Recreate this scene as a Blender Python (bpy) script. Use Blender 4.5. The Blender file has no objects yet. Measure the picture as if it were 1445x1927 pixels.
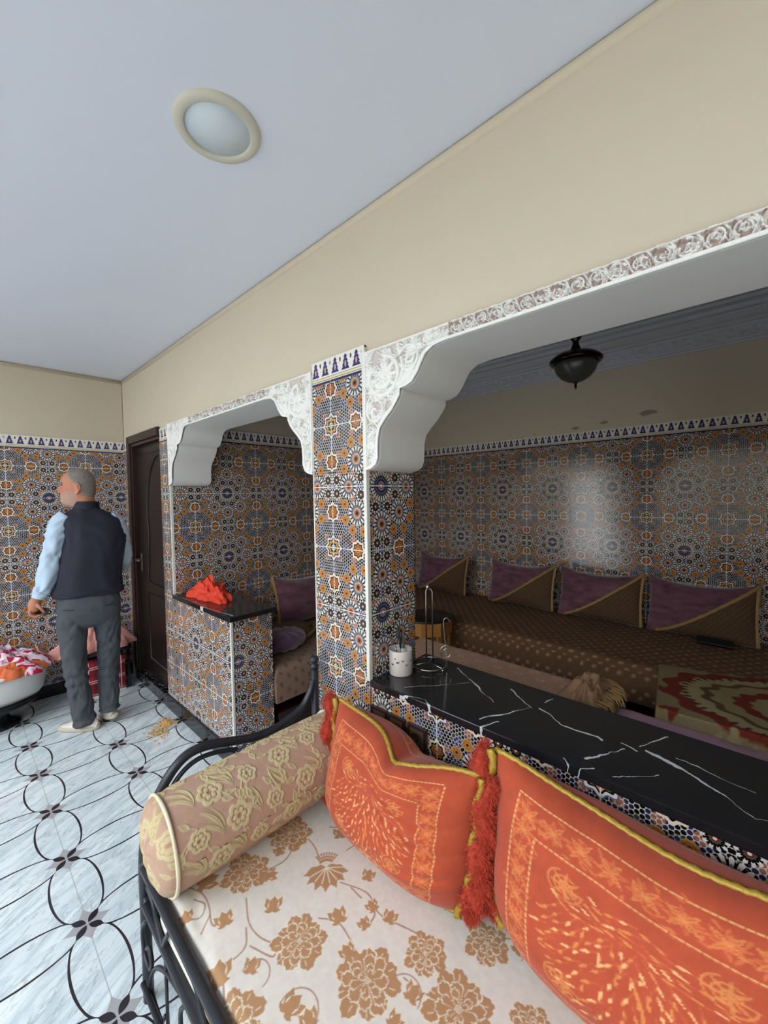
import bpy, bmesh, math, random
import numpy as np
from mathutils import Vector, Matrix, noise as mn
PI = math.pi
rnd = random.Random(7)
scn = bpy.context.scene
COL = scn.collection

# ------------------------------------------------------------------ camera, world, exposure
EYE = 1.58
yaw, pitch, roll = -0.753833, -0.0392136, 0.0152755
cy_, sy_, cp_, sp_, cr_, sr_ = math.cos(yaw), math.sin(yaw), math.cos(pitch), math.sin(pitch), math.cos(roll), math.sin(roll)
fw = Vector((cp_*sy_, cp_*cy_, sp_)); rt = Vector((cy_, -sy_, 0)); dn = fw.cross(rt)
rt2 = cr_*rt + sr_*dn; dn2 = -sr_*rt + cr_*dn
cam_d = bpy.data.cameras.new('camera'); cam = bpy.data.objects.new('camera', cam_d); COL.objects.link(cam)
up = -dn2; bk = -fw
cam.matrix_world = Matrix(((rt2.x, up.x, bk.x, 0), (rt2.y, up.y, bk.y, 0), (rt2.z, up.z, bk.z, EYE), (0, 0, 0, 1)))
cam_d.sensor_fit = 'HORIZONTAL'; cam_d.sensor_width = 36; cam_d.lens = 36*765.6/1445; cam_d.clip_start = 0.02
scn.camera = cam
scn.view_settings.view_transform = 'Standard'; scn.view_settings.look = 'None'
scn.view_settings.gamma = 1; scn.view_settings.use_curve_mapping = False
scn.view_settings.exposure = 0.0
world = bpy.data.worlds.new('world'); scn.world = world; world.use_nodes = True
bgn = world.node_tree.nodes['Background']; bgn.inputs[0].default_value = (0.78, 0.90, 1.0, 1); bgn.inputs[1].default_value = 4.4

def area(name, loc, aim, sx, sy, power, col):
    d = bpy.data.lights.new(name, 'AREA'); d.shape = 'RECTANGLE'; d.size = sx; d.size_y = sy; d.energy = power; d.color = col
    o = bpy.data.objects.new(name, d); COL.objects.link(o); o.location = loc
    o.rotation_euler = (Vector(aim)-Vector(loc)).to_track_quat('-Z', 'Y').to_euler(); return o
# daylight of the open patio behind the photographer
area('patio_daylight', (-0.9, -2.4, 2.95), (-0.9, -1.3, 0.0), 5.8, 1.6, 135, (0.92, 0.95, 1.0))
# bright doorway of the patio, far behind the photographer on the left
area('patio_door_daylight', (-3.0, -3.35, 1.05), (-1.4, 1.5, 1.3), 1.3, 2.0, 42, (0.90, 0.95, 1.0))

# ------------------------------------------------------------------ colours and materials
def lin(c):
    return tuple((v/255/12.92 if v/255 <= 0.04045 else ((v/255+0.055)/1.055)**2.4) for v in c)
class NT:
    """small helper for building node maths"""
    def __init__(s, tree): s.t = tree; s.n = tree.nodes; s.l = tree.links
    def put(s, inp, v):
        if v is None: return
        if hasattr(v, 'is_output'): s.l.new(v, inp)
        else:
            if inp.type == 'RGBA' and len(v) == 3: v = (*v, 1)
            inp.default_value = v
    def m(s, op, a, b=None, c=None, clamp=False):
        n = s.n.new('ShaderNodeMath'); n.operation = op; n.use_clamp = clamp
        s.put(n.inputs[0], a); s.put(n.inputs[1], b); s.put(n.inputs[2], c); return n.outputs[0]
    def mix(s, f, a, b):
        n = s.n.new('ShaderNodeMix'); n.data_type = 'RGBA'
        s.put(n.inputs[0], f); s.put(n.inputs[6], a); s.put(n.inputs[7], b); return n.outputs[2]
    def vec(s, x, y, z=0.0):
        n = s.n.new('ShaderNodeCombineXYZ'); s.put(n.inputs[0], x); s.put(n.inputs[1], y); s.put(n.inputs[2], z); return n.outputs[0]
    def noise(s, v, scale, det=3, rough=0.5, dist=0.0, out=0):
        n = s.n.new('ShaderNodeTexNoise'); s.put(n.inputs['Vector'], v); n.inputs['Scale'].default_value = scale
        n.inputs['Detail'].default_value = det; n.inputs['Roughness'].default_value = rough; n.inputs['Distortion'].default_value = dist
        return n.outputs[out]
    def ramp(s, f, stops, interp='LINEAR'):
        n = s.n.new('ShaderNodeValToRGB'); cr = n.color_ramp; cr.interpolation = interp
        while len(cr.elements) < len(stops): cr.elements.new(0.5)
        for e, (p, c) in zip(cr.elements, stops):
            e.position = p; e.color = (*c, 1)
        s.put(n.inputs[0], f); return n.outputs[0]
    def pos(s):
        g = s.n.new('ShaderNodeNewGeometry'); x = s.n.new('ShaderNodeSeparateXYZ'); s.l.new(g.outputs['Position'], x.inputs[0])
        return g.outputs['Position'], x.outputs
def new_mat(name, rough=0.6, metal=0.0, spec=0.5):
    m = bpy.data.materials.new(name); m.use_nodes = True; t = NT(m.node_tree)
    b = m.node_tree.nodes['Principled BSDF']; b.inputs['Roughness'].default_value = rough
    b.inputs['Metallic'].default_value = metal; b.inputs['Specular IOR Level'].default_value = spec
    return m, t, b
def bump(t, b, h, strength=0.3, dist=0.01):
    n = t.n.new('ShaderNodeBump'); n.inputs['Strength'].default_value = strength; n.inputs['Distance'].default_value = dist
    t.put(n.inputs['Height'], h); t.l.new(n.outputs[0], b.inputs['Normal'])
def plain(name, c, rough=0.6, metal=0.0, var=0.08, scale=8, bstr=0.0, bscale=200, spec=0.5, sheen=0.0, trans=0.0):
    m, t, b = new_mat(name, rough, metal, spec); c = lin(c)
    tc = t.n.new('ShaderNodeTexCoord')
    f = t.noise(tc.outputs['Object'], scale, 4)
    t.put(b.inputs['Base Color'], t.mix(f, tuple(v*(1-var) for v in c), tuple(min(1, v*(1+var)) for v in c)))
    if bstr: bump(t, b, t.noise(tc.outputs['Object'], bscale, 3), bstr, 0.002)
    if sheen: b.inputs['Sheen Weight'].default_value = sheen
    if trans: b.inputs['Transmission Weight'].default_value = trans
    return m
def painted(name, rough=0.8, bstr=0.15, bscale=900, sheen=0.0, weave=False, spec=0.3):
    """fabric whose print is computed per vertex"""
    m, t, b = new_mat(name, rough, 0, spec)
    a = t.n.new('ShaderNodeAttribute'); a.attribute_name = 'print'
    tc = t.n.new('ShaderNodeTexCoord'); f = t.noise(tc.outputs['Object'], 60, 4)
    hs = t.n.new('ShaderNodeHueSaturation'); t.l.new(a.outputs['Color'], hs.inputs['Color'])
    t.put(hs.inputs['Value'], t.m('ADD', t.m('MULTIPLY', f, 0.24), 0.88)); t.l.new(hs.outputs[0], b.inputs['Base Color'])
    bump(t, b, t.noise(tc.outputs['Object'], bscale, 2), bstr, 0.001)
    if sheen: b.inputs['Sheen Weight'].default_value = sheen
    return m

# ------------------------------------------------------------------ zellige tile (node based, folded symmetry)
NAVY, BLACK, WHITE, ORG, RUST, GRN, GREY = lin((38, 38, 68)), lin((16, 16, 19)), lin((214, 208, 198)), lin((184, 122, 60)), lin((140, 66, 38)), lin((68, 80, 60)), lin((136, 138, 154))
def zellige_group():
    g = bpy.data.node_groups.new('zellige', 'ShaderNodeTree')
    g.interface.new_socket('u', in_out='INPUT', socket_type='NodeSocketFloat')
    g.interface.new_socket('v', in_out='INPUT', socket_type='NodeSocketFloat')
    g.interface.new_socket('Color', in_out='OUTPUT', socket_type='NodeSocketColor')
    g.interface.new_socket('Line', in_out='OUTPUT', socket_type='NodeSocketFloat')
    t = NT(g); gi = g.nodes.new('NodeGroupInput'); go = g.nodes.new('NodeGroupOutput')
    U, V = gi.outputs[0], gi.outputs[1]
    a = t.m('PINGPONG', U, 0.5); b = t.m('PINGPONG', V, 0.5)
    p = t.m('MAXIMUM', a, b); q = t.m('MINIMUM', a, b)
    # hexagonal mesh of small cells
    k = 2*PI/0.0225
    c1 = t.m('COSINE', t.m('MULTIPLY', p, k))
    c2 = t.m('COSINE', t.m('ADD', t.m('MULTIPLY', p, k*.5), t.m('MULTIPLY', q, k*.866)))
    c3 = t.m('COSINE', t.m('SUBTRACT', t.m('MULTIPLY', p, k*.5), t.m('MULTIPLY', q, k*.866)))
    h = t.m('ADD', t.m('ADD', c1, c2), c3)
    zone = t.m('ADD', t.m('COSINE', t.m('MULTIPLY', p, 2*PI*6.2)), t.m('COSINE', t.m('MULTIPLY', q, 2*PI*6.2)))
    cell = t.ramp(t.m('MULTIPLY_ADD', zone, .25, .5), [(0, lin((150, 92, 70))), (.16, NAVY), (.42, BLACK), (.62, GRN), (.74, lin((60, 62, 110)))], 'CONSTANT')
    colr = t.mix(t.m('GREATER_THAN', h, -0.9), lin((190, 184, 176)), cell)
    def rosette(col, cx, cy, R, n, k, stops, ph=0.0, pet=0.6, dark=BLACK):
        dx = t.m('SUBTRACT', p, cx); dy = t.m('SUBTRACT', q, cy)
        r = t.m('DIVIDE', t.m('SQRT', t.m('ADD', t.m('MULTIPLY', dx, dx), t.m('MULTIPLY', dy, dy))), R)
        th = t.m('ARCTAN2', dy, dx)
        c = t.m('COSINE', t.m('MULTIPLY_ADD', th, n, ph))
        rr = t.m('ADD', r, t.m('MULTIPLY', t.m('MULTIPLY', c, -k), r))
        rc = t.ramp(t.m('MULTIPLY', rr, .8), [(s*.8, cc) for s, cc in stops], 'CONSTANT')
        gap = t.m('MULTIPLY', t.m('LESS_THAN', c, -0.25), t.m('GREATER_THAN', r, pet))
        rc = t.mix(gap, rc, dark)
        return t.mix(t.m('LESS_THAN', rr, 1.0), col, rc)
    CREAM = lin((232, 214, 180)); PINK = lin((186, 108, 78))
    star = [(0, BLACK), (.14, ORG), (.34, RUST), (.48, ORG), (.60, BLACK), (.76, lin((226, 206, 186)))]
    sun = [(0, BLACK), (.12, GRN), (.22, PINK), (.40, CREAM), (.45, lin((60, 62, 84))), (.52, lin((120, 122, 142))), (.68, WHITE)]
    green = [(0, WHITE), (.16, lin((120, 40, 40))), (.34, GRN), (.46, BLACK), (.68, WHITE)]
    small = [(0, NAVY), (.24, ORG), (.5, lin((170, 100, 34))), (.66, ORG), (.86, lin((190, 150, 90)))]
    colr = rosette(colr, 0, 0, .100, 8, .12, [(0, GRN), (.16, WHITE), (.24, BLACK), (.34, GRN), (.44, lin((204, 144, 84))), (.62, BLACK), (.74, WHITE), (.9, lin((90, 96, 120)))], pet=2)
    colr = rosette(colr, .5, .5, .112, 24, .10, [(0, WHITE), (.12, RUST), (.22, GREY), (.32, NAVY), (.48, lin((96, 96, 124))), (.60, NAVY), (.68, WHITE)], pet=.55)
    colr = rosette(colr, .29, .29, .090, 16, .10, sun)
    colr = rosette(colr, .5, .2, .090, 16, .10, sun)
    colr = rosette(colr, .295, 0, .074, 8, .10, star, pet=2)
    colr = rosette(colr, .445, .055, .046, 10, .10, green)
    colr = rosette(colr, .433, .338, .046, 10, .10, green)
    colr = rosette(colr, .235, .155, .040, 10, .06, small, pet=2)
    colr = rosette(colr, .36, .15, .040, 10, .06, small, pet=2)
    # grout
    lw = 0.0035
    ga = t.m('LESS_THAN', a, lw); gb = t.m('LESS_THAN', t.m('PINGPONG', V, 0.25), lw)
    line = t.m('MAXIMUM', ga, gb)
    colr = t.mix(line, colr, lin((214, 206, 196)))
    t.l.new(colr, go.inputs[0]); t.l.new(line, go.inputs[1]); return g
ZG = zellige_group()
def tile_mat(name, axis, off, z0, band=True, ztop=2.12):
    """axis: 0 -> runs along X, 1 -> runs along Y; off = position of a rosette column, z0 = a rosette row"""
    m, t, b = new_mat(name, 0.16, 0, 0.5)
    P, xyz = t.pos(); A = xyz[axis]; Z = xyz[2]
    gn = t.n.new('ShaderNodeGroup'); gn.node_tree = ZG
    t.put(gn.inputs[0], t.m('MULTIPLY_ADD', A, 2.0, -off*2)); t.put(gn.inputs[1], t.m('MULTIPLY_ADD', Z, 2.0, -z0*2))
    col = gn.outputs[0]
    if band:
        h = t.m('DIVIDE', t.m('SUBTRACT', Z, ztop-0.1), 0.1)           # 0..1 within the border
        tx = t.m('DIVIDE', t.m('PINGPONG', t.m('SUBTRACT', A, off+.03125), 0.03125), 0.03125)
        tyy = t.m('DIVIDE', t.m('SUBTRACT', h, 0.34), 0.62)
        stepf = t.m('FRACT', t.m('MULTIPLY', tyy, 4.0))
        w = t.m('SUBTRACT', t.m('MULTIPLY_ADD', t.m('SUBTRACT', 1.0, tyy), 0.55, 0.22), t.m('MULTIPLY', stepf, 0.18))
        tree = t.m('MULTIPLY', t.m('LESS_THAN', tx, w), t.m('MULTIPLY', t.m('GREATER_THAN', tyy, 0.0), t.m('LESS_THAN', tyy, 0.95)))
        e = t.m('ADD', t.m('POWER', t.m('DIVIDE', tx, .16), 2.0), t.m('POWER', t.m('DIVIDE', t.m('SUBTRACT', tyy, .34), .2), 2.0))
        bc = t.mix(tree, lin((228, 224, 214)), lin((52, 48, 112)))
        bc = t.mix(t.m('MULTIPLY', tree, t.m('LESS_THAN', e, 1.0)), bc, lin((200, 160, 110)))
        e2 = t.m('ADD', t.m('POWER', t.m('DIVIDE', t.m('SUBTRACT', 1.0, tx), .16), 2.0), t.m('POWER', t.m('DIVIDE', t.m('SUBTRACT', tyy, .72), .15), 2.0))
        bc = t.mix(t.m('LESS_THAN', e2, 1.0), bc, lin((90, 60, 50)))
        low = t.ramp(h, [(0, lin((46, 46, 86))), (.10, lin((226, 220, 200))), (.14, lin((110, 110, 80))), (.17, lin((226, 216, 180))), (.24, lin((150, 140, 90))), (.27, lin((228, 224, 214)))], 'CONSTANT')
        bc = t.mix(t.m('LESS_THAN', h, 0.30), bc, low)
        gl = t.m('LESS_THAN', t.m('PINGPONG', t.m('SUBTRACT', A, off), 0.25), 0.0015)
        bc = t.mix(gl, bc, lin((205, 200, 190)))
        col = t.mix(t.m('GREATER_THAN', h, 0.0), col, bc)
    t.put(b.inputs['Base Color'], col)
    t.put(b.inputs['Roughness'], t.m('MULTIPLY_ADD', gn.outputs[1], .5, .14))
    bump(t, b, t.noise(P, 5.0, 2), 0.05, 0.01)
    return m

def floor_mat():
    m, t, b = new_mat('marble floor tiles', 0.12)
    P, xyz = t.pos()
    u = t.m('DIVIDE', t.m('SUBTRACT', xyz[0], -3.841), 0.4034); v = t.m('DIVIDE', t.m('SUBTRACT', xyz[1], 0.290), 0.3925)
    a = t.m('PINGPONG', u, .5); c = t.m('PINGPONG', v, .5)
    p = t.m('MAXIMUM', a, c); q = t.m('MINIMUM', a, c)
    # marble: tile-wise shifted streaks
    cellx = t.m('FLOOR', t.m('MULTIPLY', u, 1.0)); celly = t.m('FLOOR', v)
    sh = t.m('MULTIPLY', t.m('ADD', t.m('MULTIPLY', cellx, 3.7), t.m('MULTIPLY', celly, 0.0)), 1.0)
    s = t.vec(t.m('ADD', t.m('MULTIPLY', t.m('ADD', t.m('MULTIPLY', u, .9), t.m('MULTIPLY', v, .55)), 2.4), sh), t.m('MULTIPLY', t.m('SUBTRACT', v, t.m('MULTIPLY', u, .3)), .55), sh)
    n1 = t.noise(s, 1.0, 5, .55, 1.2)
    n2 = t.noise(s, 3.0, 6, .6, .6)
    mar = t.ramp(n1, [(0, lin((214, 224, 228))), (.42, lin((222, 230, 232))), (.5, lin((190, 202, 208))), (.55, lin((216, 224, 228))), (.66, lin((196, 208, 214))), (.7, lin((224, 232, 234)))])
    mar = t.mix(t.m('MULTIPLY', t.m('LESS_THAN', t.m('ABSOLUTE', t.m('SUBTRACT', n2, .5)), .012), .35), mar, lin((120, 128, 136)))
    # thin grout
    g = t.m('MAXIMUM', t.m('LESS_THAN', c, .0045), t.m('MULTIPLY', t.m('LESS_THAN', a, .002), .4))
    col = t.mix(t.m('MULTIPLY', g, .6), mar, lin((150, 152, 150)))
    # ovals between the flowers
    tt = .105; w = .21
    ss = t.m('DIVIDE', t.m('SUBTRACT', .5, p), .5-tt)
    inside = t.m('MAXIMUM', t.m('SUBTRACT', 1.0, t.m('MULTIPLY', ss, ss)), 0.0)
    arc = t.m('MULTIPLY_ADD', t.m('POWER', inside, .62), w-tt, tt)
    dist = t.m('ABSOLUTE', t.m('SUBTRACT', q, arc))
    slope = t.m('ADD', 1.0, t.m('MULTIPLY', t.m('POWER', t.m('ABSOLUTE', ss), 8.0), 3.0))
    wid = t.m('MULTIPLY', t.m('MULTIPLY_ADD', inside, .0078, .003), slope)
    ring = t.m('MULTIPLY', t.m('LESS_THAN', dist, wid), t.m('GREATER_THAN', p, tt))
    ink = lin((46, 40, 46))
    col = t.mix(ring, col, ink)
    # astroid and petals
    ast = t.m('ADD', t.m('POWER', p, .72), t.m('POWER', q, .72))
    col = t.mix(t.m('LESS_THAN', ast, .155**.72*1.2), col, t.mix(n2, lin((150, 148, 150)), lin((176, 176, 178))))
    d1 = t.m('MULTIPLY', t.m('ADD', p, q), .7071); d2 = t.m('MULTIPLY', t.m('SUBTRACT', p, q), .7071)
    pet = t.m('MULTIPLY', t.m('MULTIPLY', t.m('SUBTRACT', d1, .012), t.m('SUBTRACT', .15, d1)), 7.0)
    col = t.mix(t.m('LESS_THAN', d2, pet), col, ink)
    t.put(b.inputs['Base Color'], col)
    return m

def marble_mat(name, veins=True):
    m, t, b = new_mat(name, 0.13, 0, 0.5)
    P, xyz = t.pos()
    wp = t.n.new('ShaderNodeVectorMath'); wp.operation = 'MULTIPLY_ADD'
    t.l.new(t.noise(P, 12, 4, .6, 0, 1), wp.inputs[0]); wp.inputs[1].default_value = (.036, .036, .036); t.l.new(P, wp.inputs[2])
    sp = t.n.new('ShaderNodeSeparateXYZ'); t.l.new(wp.outputs[0], sp.inputs[0])
    X, Y = sp.outputs[0], sp.outputs[1]
    col = t.mix(t.noise(P, 30, 3), lin((22, 22, 25)), lin((36, 36, 39)))
    thin = t.noise(P, 9, 3)
    segs = SEGS
    for (x0, y0, x1, y1, w) in segs:
        x0 += .018; x1 += .018; y0 += .018; y1 += .018
        L = math.hypot(x1-x0, y1-y0); ux, uy = (x1-x0)/L, (y1-y0)/L
        rx = t.m('SUBTRACT', X, x0); ry = t.m('SUBTRACT', Y, y0)
        al = t.m('ADD', t.m('MULTIPLY', rx, ux), t.m('MULTIPLY', ry, uy))
        ac = t.m('ABSOLUTE', t.m('SUBTRACT', t.m('MULTIPLY', rx, uy), t.m('MULTIPLY', ry, ux)))
        ends = t.m('MULTIPLY', t.m('GREATER_THAN', al, 0.0), t.m('LESS_THAN', al, L))
        k = t.m('MULTIPLY', t.m('LESS_THAN', ac, t.m('MULTIPLY', t.m('MAXIMUM', t.m('SUBTRACT', thin, .28), 0.05), w*2.6)), ends)
        col = t.mix(t.m('MULTIPLY', k, .85), col, lin((208, 212, 210)))
    t.put(b.inputs['Base Color'], col)
    return m
SEGS = [(-0.911, 1.392, -0.753, 1.298, 0.0045), (-0.753, 1.298, -0.665, 1.23, 0.0035), (-0.666, 1.361, -0.551, 1.287, 0.004), (-0.646, 1.112, -0.558, 1.285, 0.003), (-0.632, 1.044, -0.598, 1.135, 0.0035), (-0.532, 1.304, -0.448, 1.25, 0.005), (-0.448, 1.25, -0.336, 1.254, 0.0045), (-0.343, 1.255, -0.327, 1.245, 0.007), (-0.288, 1.268, -0.243, 1.256, 0.0055), (-0.23, 1.278, -0.109, 1.232, 0.006), (-0.109, 1.232, -0.001, 1.157, 0.006), (-0.001, 1.157, 0.014, 1.165, 0.004), (-0.338, 1.124, -0.271, 1.246, 0.0035), (-0.248, 1.282, -0.196, 1.384, 0.003), (-0.353, 1.036, -0.347, 1.078, 0.004), (-0.347, 1.078, -0.309, 1.1, 0.0025), (-0.352, 1.034, -0.326, 1.06, 0.0035), (-0.162, 1.288, -0.099, 1.279, 0.002), (-0.099, 1.279, -0.009, 1.254, 0.0015), (-0.96, 1.115, -0.799, 1.305, 0.0018), (-0.847, 1.097, -0.77, 1.031, 0.006), (-0.946, 1.071, -0.845, 1.094, 0.0025), (-0.533, 1.347, -0.523, 1.389, 0.002), (-0.386, 1.095, -0.359, 1.072, 0.003), (-0.271, 1.099, -0.179, 1.18, 0.0015),
    (-2.62, 1.065, -2.25, 1.10, .005), (-2.95, 1.075, -2.6, 1.09, .003)]  # veins of the slabs, end points in metres

M = {}
M['floor'] = floor_mat()
M['marble'] = marble_mat('black veined marble')
M['ceil'] = plain('white ceiling paint', (218, 222, 233), .7, var=.01, scale=2, bstr=.05, bscale=60)
M['beige'] = plain('beige plaster', (203, 190, 168), .75, var=.05, scale=2.2, bstr=.25, bscale=90)
M['white'] = plain('white plaster', (226, 224, 220), .5, var=.02, scale=6, bstr=.05, bscale=80)
M['trimw'] = plain('white corner strip', (222, 220, 212), .45, var=.08, scale=25)
M['black'] = plain('black skirting', (20, 20, 24), .12, var=.2, scale=10)
M['wood'] = plain('dark brown door wood', (34, 25, 23), .35, var=.25, scale=5, bstr=.08, bscale=40)
M['woodframe'] = plain('reddish brown frame wood', (46, 25, 22), .35, var=.2, scale=6, bstr=.08, bscale=40)
M['iron'] = plain('blackened iron', (50, 51, 58), .38, .45, var=.25, scale=30, bstr=.25, bscale=120)
M['steel'] = plain('chrome wire', (190, 186, 178), .22, 1.0, var=.05)
M['gold'] = plain('gold cord', (172, 142, 52), .35, .25, var=.3, scale=120, bstr=.5, bscale=400)
M['redfur'] = plain('rust red fur', (172, 56, 35), .9, var=.4, scale=60)
def ob(name, me, mat=None, parent=None, **kw):
    o = bpy.data.objects.new(name, me); COL.objects.link(o)
    if mat is not None:
        me.materials.clear(); me.materials.append(M[mat] if isinstance(mat, str) else mat)
    if parent is not None: o.parent = parent
    for k, v in kw.items(): o[k] = v
    return o
def struct(name, me, mat, parent=None):
    o = ob(name, me, mat, parent)
    if parent is None: o['kind'] = 'structure'
    return o
def thing(name, label, cat, loc=(0, 0, 0), group=None, kind=None):
    o = bpy.data.objects.new(name, None); COL.objects.link(o); o.location = loc; o.empty_display_size = .05
    o['label'] = label; o['category'] = cat
    if group: o['group'] = group
    if kind: o['kind'] = kind
    return o
def tag(o, label, cat, group=None, kind=None):
    o['label'] = label; o['category'] = cat
    if group: o['group'] = group
    if kind: o['kind'] = kind
    return o
def rebase(root):
    """children were built in world coordinates: bring them under the root's base"""
    for c in root.children:
        c.matrix_parent_inverse = Matrix.Translation(-root.location)
def me_from(verts, faces, smooth=False):
    me = bpy.data.meshes.new('mesh'); me.from_pydata([tuple(v) for v in verts], [], faces); me.update()
    if smooth: me.polygons.foreach_set('use_smooth', [True]*len(me.polygons))
    return me
def bm_me(bm, smooth=False):
    me = bpy.data.meshes.new('mesh'); bmesh.ops.recalc_face_normals(bm, faces=bm.faces); bm.to_mesh(me); bm.free()
    if smooth: me.polygons.foreach_set('use_smooth', [True]*len(me.polygons))
    return me
def add_box(bm, x0, y0, z0, x1, y1, z1, bev=0.0):
    r = bmesh.ops.create_cube(bm, size=1)
    for v in r['verts']:
        v.co = Vector(((x0+x1)/2+v.co.x*(x1-x0), (y0+y1)/2+v.co.y*(y1-y0), (z0+z1)/2+v.co.z*(z1-z0)))
    if bev:
        es = list({e for v in r['verts'] for e in v.link_edges})
        bmesh.ops.bevel(bm, geom=es, offset=bev, segments=2, affect='EDGES', profile=.6)
def box(*a, bev=0.0):
    bm = bmesh.new(); add_box(bm, *a, bev=bev); return bm_me(bm)
def boxes(lst, bev=0.0):
    bm = bmesh.new()
    for a in lst: add_box(bm, *a, bev=bev)
    return bm_me(bm)
def catmull(pts, n=8, closed=False):
    P = [Vector(p) for p in pts]; out = []; L = len(P)
    rng = range(L) if closed else range(L-1)
    for i in rng:
        p0 = P[(i-1) % L] if closed or i > 0 else P[0]*2-P[1]
        p1 = P[i]; p2 = P[(i+1) % L]
        p3 = P[(i+2) % L] if closed or i+2 < L else P[-1]*2-P[-2]
        for k in range(n):
            s = k/n; out.append(0.5*((2*p1)+(p2-p0)*s+(2*p0-5*p1+4*p2-p3)*s*s+(3*p1-p0-3*p2+p3)*s**3))
    if not closed: out.append(P[-1])
    return out
def add_tube(bm, pts, r, seg=8, closed=False, flat=1.0, cap=True):
    """r: number or list of radii or function of (k, angle)"""
    P = [Vector(p) for p in pts]; n = len(P); rings = []; prev = None
    for i in range(n):
        a = P[(i-1) % n] if closed or i > 0 else P[i]; b = P[(i+1) % n] if closed or i < n-1 else P[i]
        tg = (b-a).normalized()
        if prev is None: nrm = tg.orthogonal().normalized()
        else:
            nrm = prev-tg*prev.dot(tg)
            nrm = nrm.normalized() if nrm.length > 1e-6 else tg.orthogonal().normalized()
        prev = nrm; bi = tg.cross(nrm)
        ring = []
        for k in range(seg):
            th = 2*PI*k/seg
            rr = r(i/(n-1), th) if callable(r) else (r[i] if hasattr(r, '__len__') else r)
            ring.append(bm.verts.new(P[i]+nrm*math.cos(th)*rr+bi*math.sin(th)*rr*flat))
        rings.append(ring)
    m = n if closed else n-1
    for i in range(m):
        A, B = rings[i], rings[(i+1) % n]
        for k in range(seg): bm.faces.new((A[k], A[(k+1) % seg], B[(k+1) % seg], B[k]))
    if not closed and cap:
        bm.faces.new(rings[0][::-1]); bm.faces.new(rings[-1])
def tube(pts, r, seg=8, closed=False, flat=1.0):
    bm = bmesh.new(); add_tube(bm, pts, r, seg, closed, flat); return bm_me(bm, True)
def lathe(prof, seg=32, center=(0, 0, 0), cap=True):
    vs = []; fs = []
    for (r, z) in prof:
        for k in range(seg): vs.append((center[0]+r*math.cos(2*PI*k/seg), center[1]+r*math.sin(2*PI*k/seg), center[2]+z))
    for i in range(len(prof)-1):
        for k in range(seg): fs.append((i*seg+k, i*seg+(k+1) % seg, (i+1)*seg+(k+1) % seg, (i+1)*seg+k))
    if cap:
        fs.append(tuple(range(seg))[::-1]); fs.append(tuple((len(prof)-1)*seg+k for k in range(seg)))
    bm = bmesh.new(); me = me_from(vs, fs, True); bm.from_mesh(me); bmesh.ops.remove_doubles(bm, verts=bm.verts, dist=1e-6)
    return bm_me(bm, True)
def grid(P, colr=None, wrap_u=False, smooth=True):
    """P (n,m,3) array -> mesh, optional vertex colours (linear)"""
    n, m = P.shape[:2]; idx = np.arange(n*m).reshape(n, m)
    if wrap_u: idx = np.vstack([idx, idx[:1]])
    q = np.stack([idx[:-1, :-1], idx[1:, :-1], idx[1:, 1:], idx[:-1, 1:]], -1).reshape(-1, 4)
    me = bpy.data.meshes.new('mesh'); me.vertices.add(n*m); me.vertices.foreach_set('co', P.reshape(-1).astype(np.float32))
    me.loops.add(q.size); me.loops.foreach_set('vertex_index', q.reshape(-1).astype(np.int32))
    me.polygons.add(len(q)); me.polygons.foreach_set('loop_start', np.arange(0, q.size, 4, dtype=np.int32))
    me.polygons.foreach_set('loop_total', np.full(len(q), 4, dtype=np.int32))
    me.update(calc_edges=True); me.validate()
    me.polygons.foreach_set('use_smooth', np.full(len(me.polygons), smooth, dtype=bool))
    if colr is not None: paint(me, colr.reshape(-1, 3))
    return me
def paint(me, c):
    at = me.color_attributes.new('print', 'FLOAT_COLOR', 'POINT')
    a = np.ones((len(me.vertices), 4), np.float32); a[:, :3] = c; at.data.foreach_set('color', a.reshape(-1))
def join_me(meshes):
    bm = bmesh.new()
    for m in meshes: bm.from_mesh(m)
    me = bpy.data.meshes.new('mesh'); bm.to_mesh(me); bm.free()
    return me

# value noise for numpy
_rs = np.random.RandomState(3); _tab = _rs.rand(256, 256)
def vnoise(x, y):
    xi = np.floor(x).astype(int); yi = np.floor(y).astype(int); fx = x-xi; fy = y-yi
    fx = fx*fx*(3-2*fx); fy = fy*fy*(3-2*fy)
    g = lambda i, j: _tab[i % 256, j % 256]
    return (g(xi, yi)*(1-fx)+g(xi+1, yi)*fx)*(1-fy)+(g(xi, yi+1)*(1-fx)+g(xi+1, yi+1)*fx)*fy
def fbm(x, y, o=4):
    s = 0; a = .5
    for i in range(o): s = s+a*vnoise(x*2**i+i*17.3, y*2**i+i*9.1); a *= .5
    return s

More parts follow.
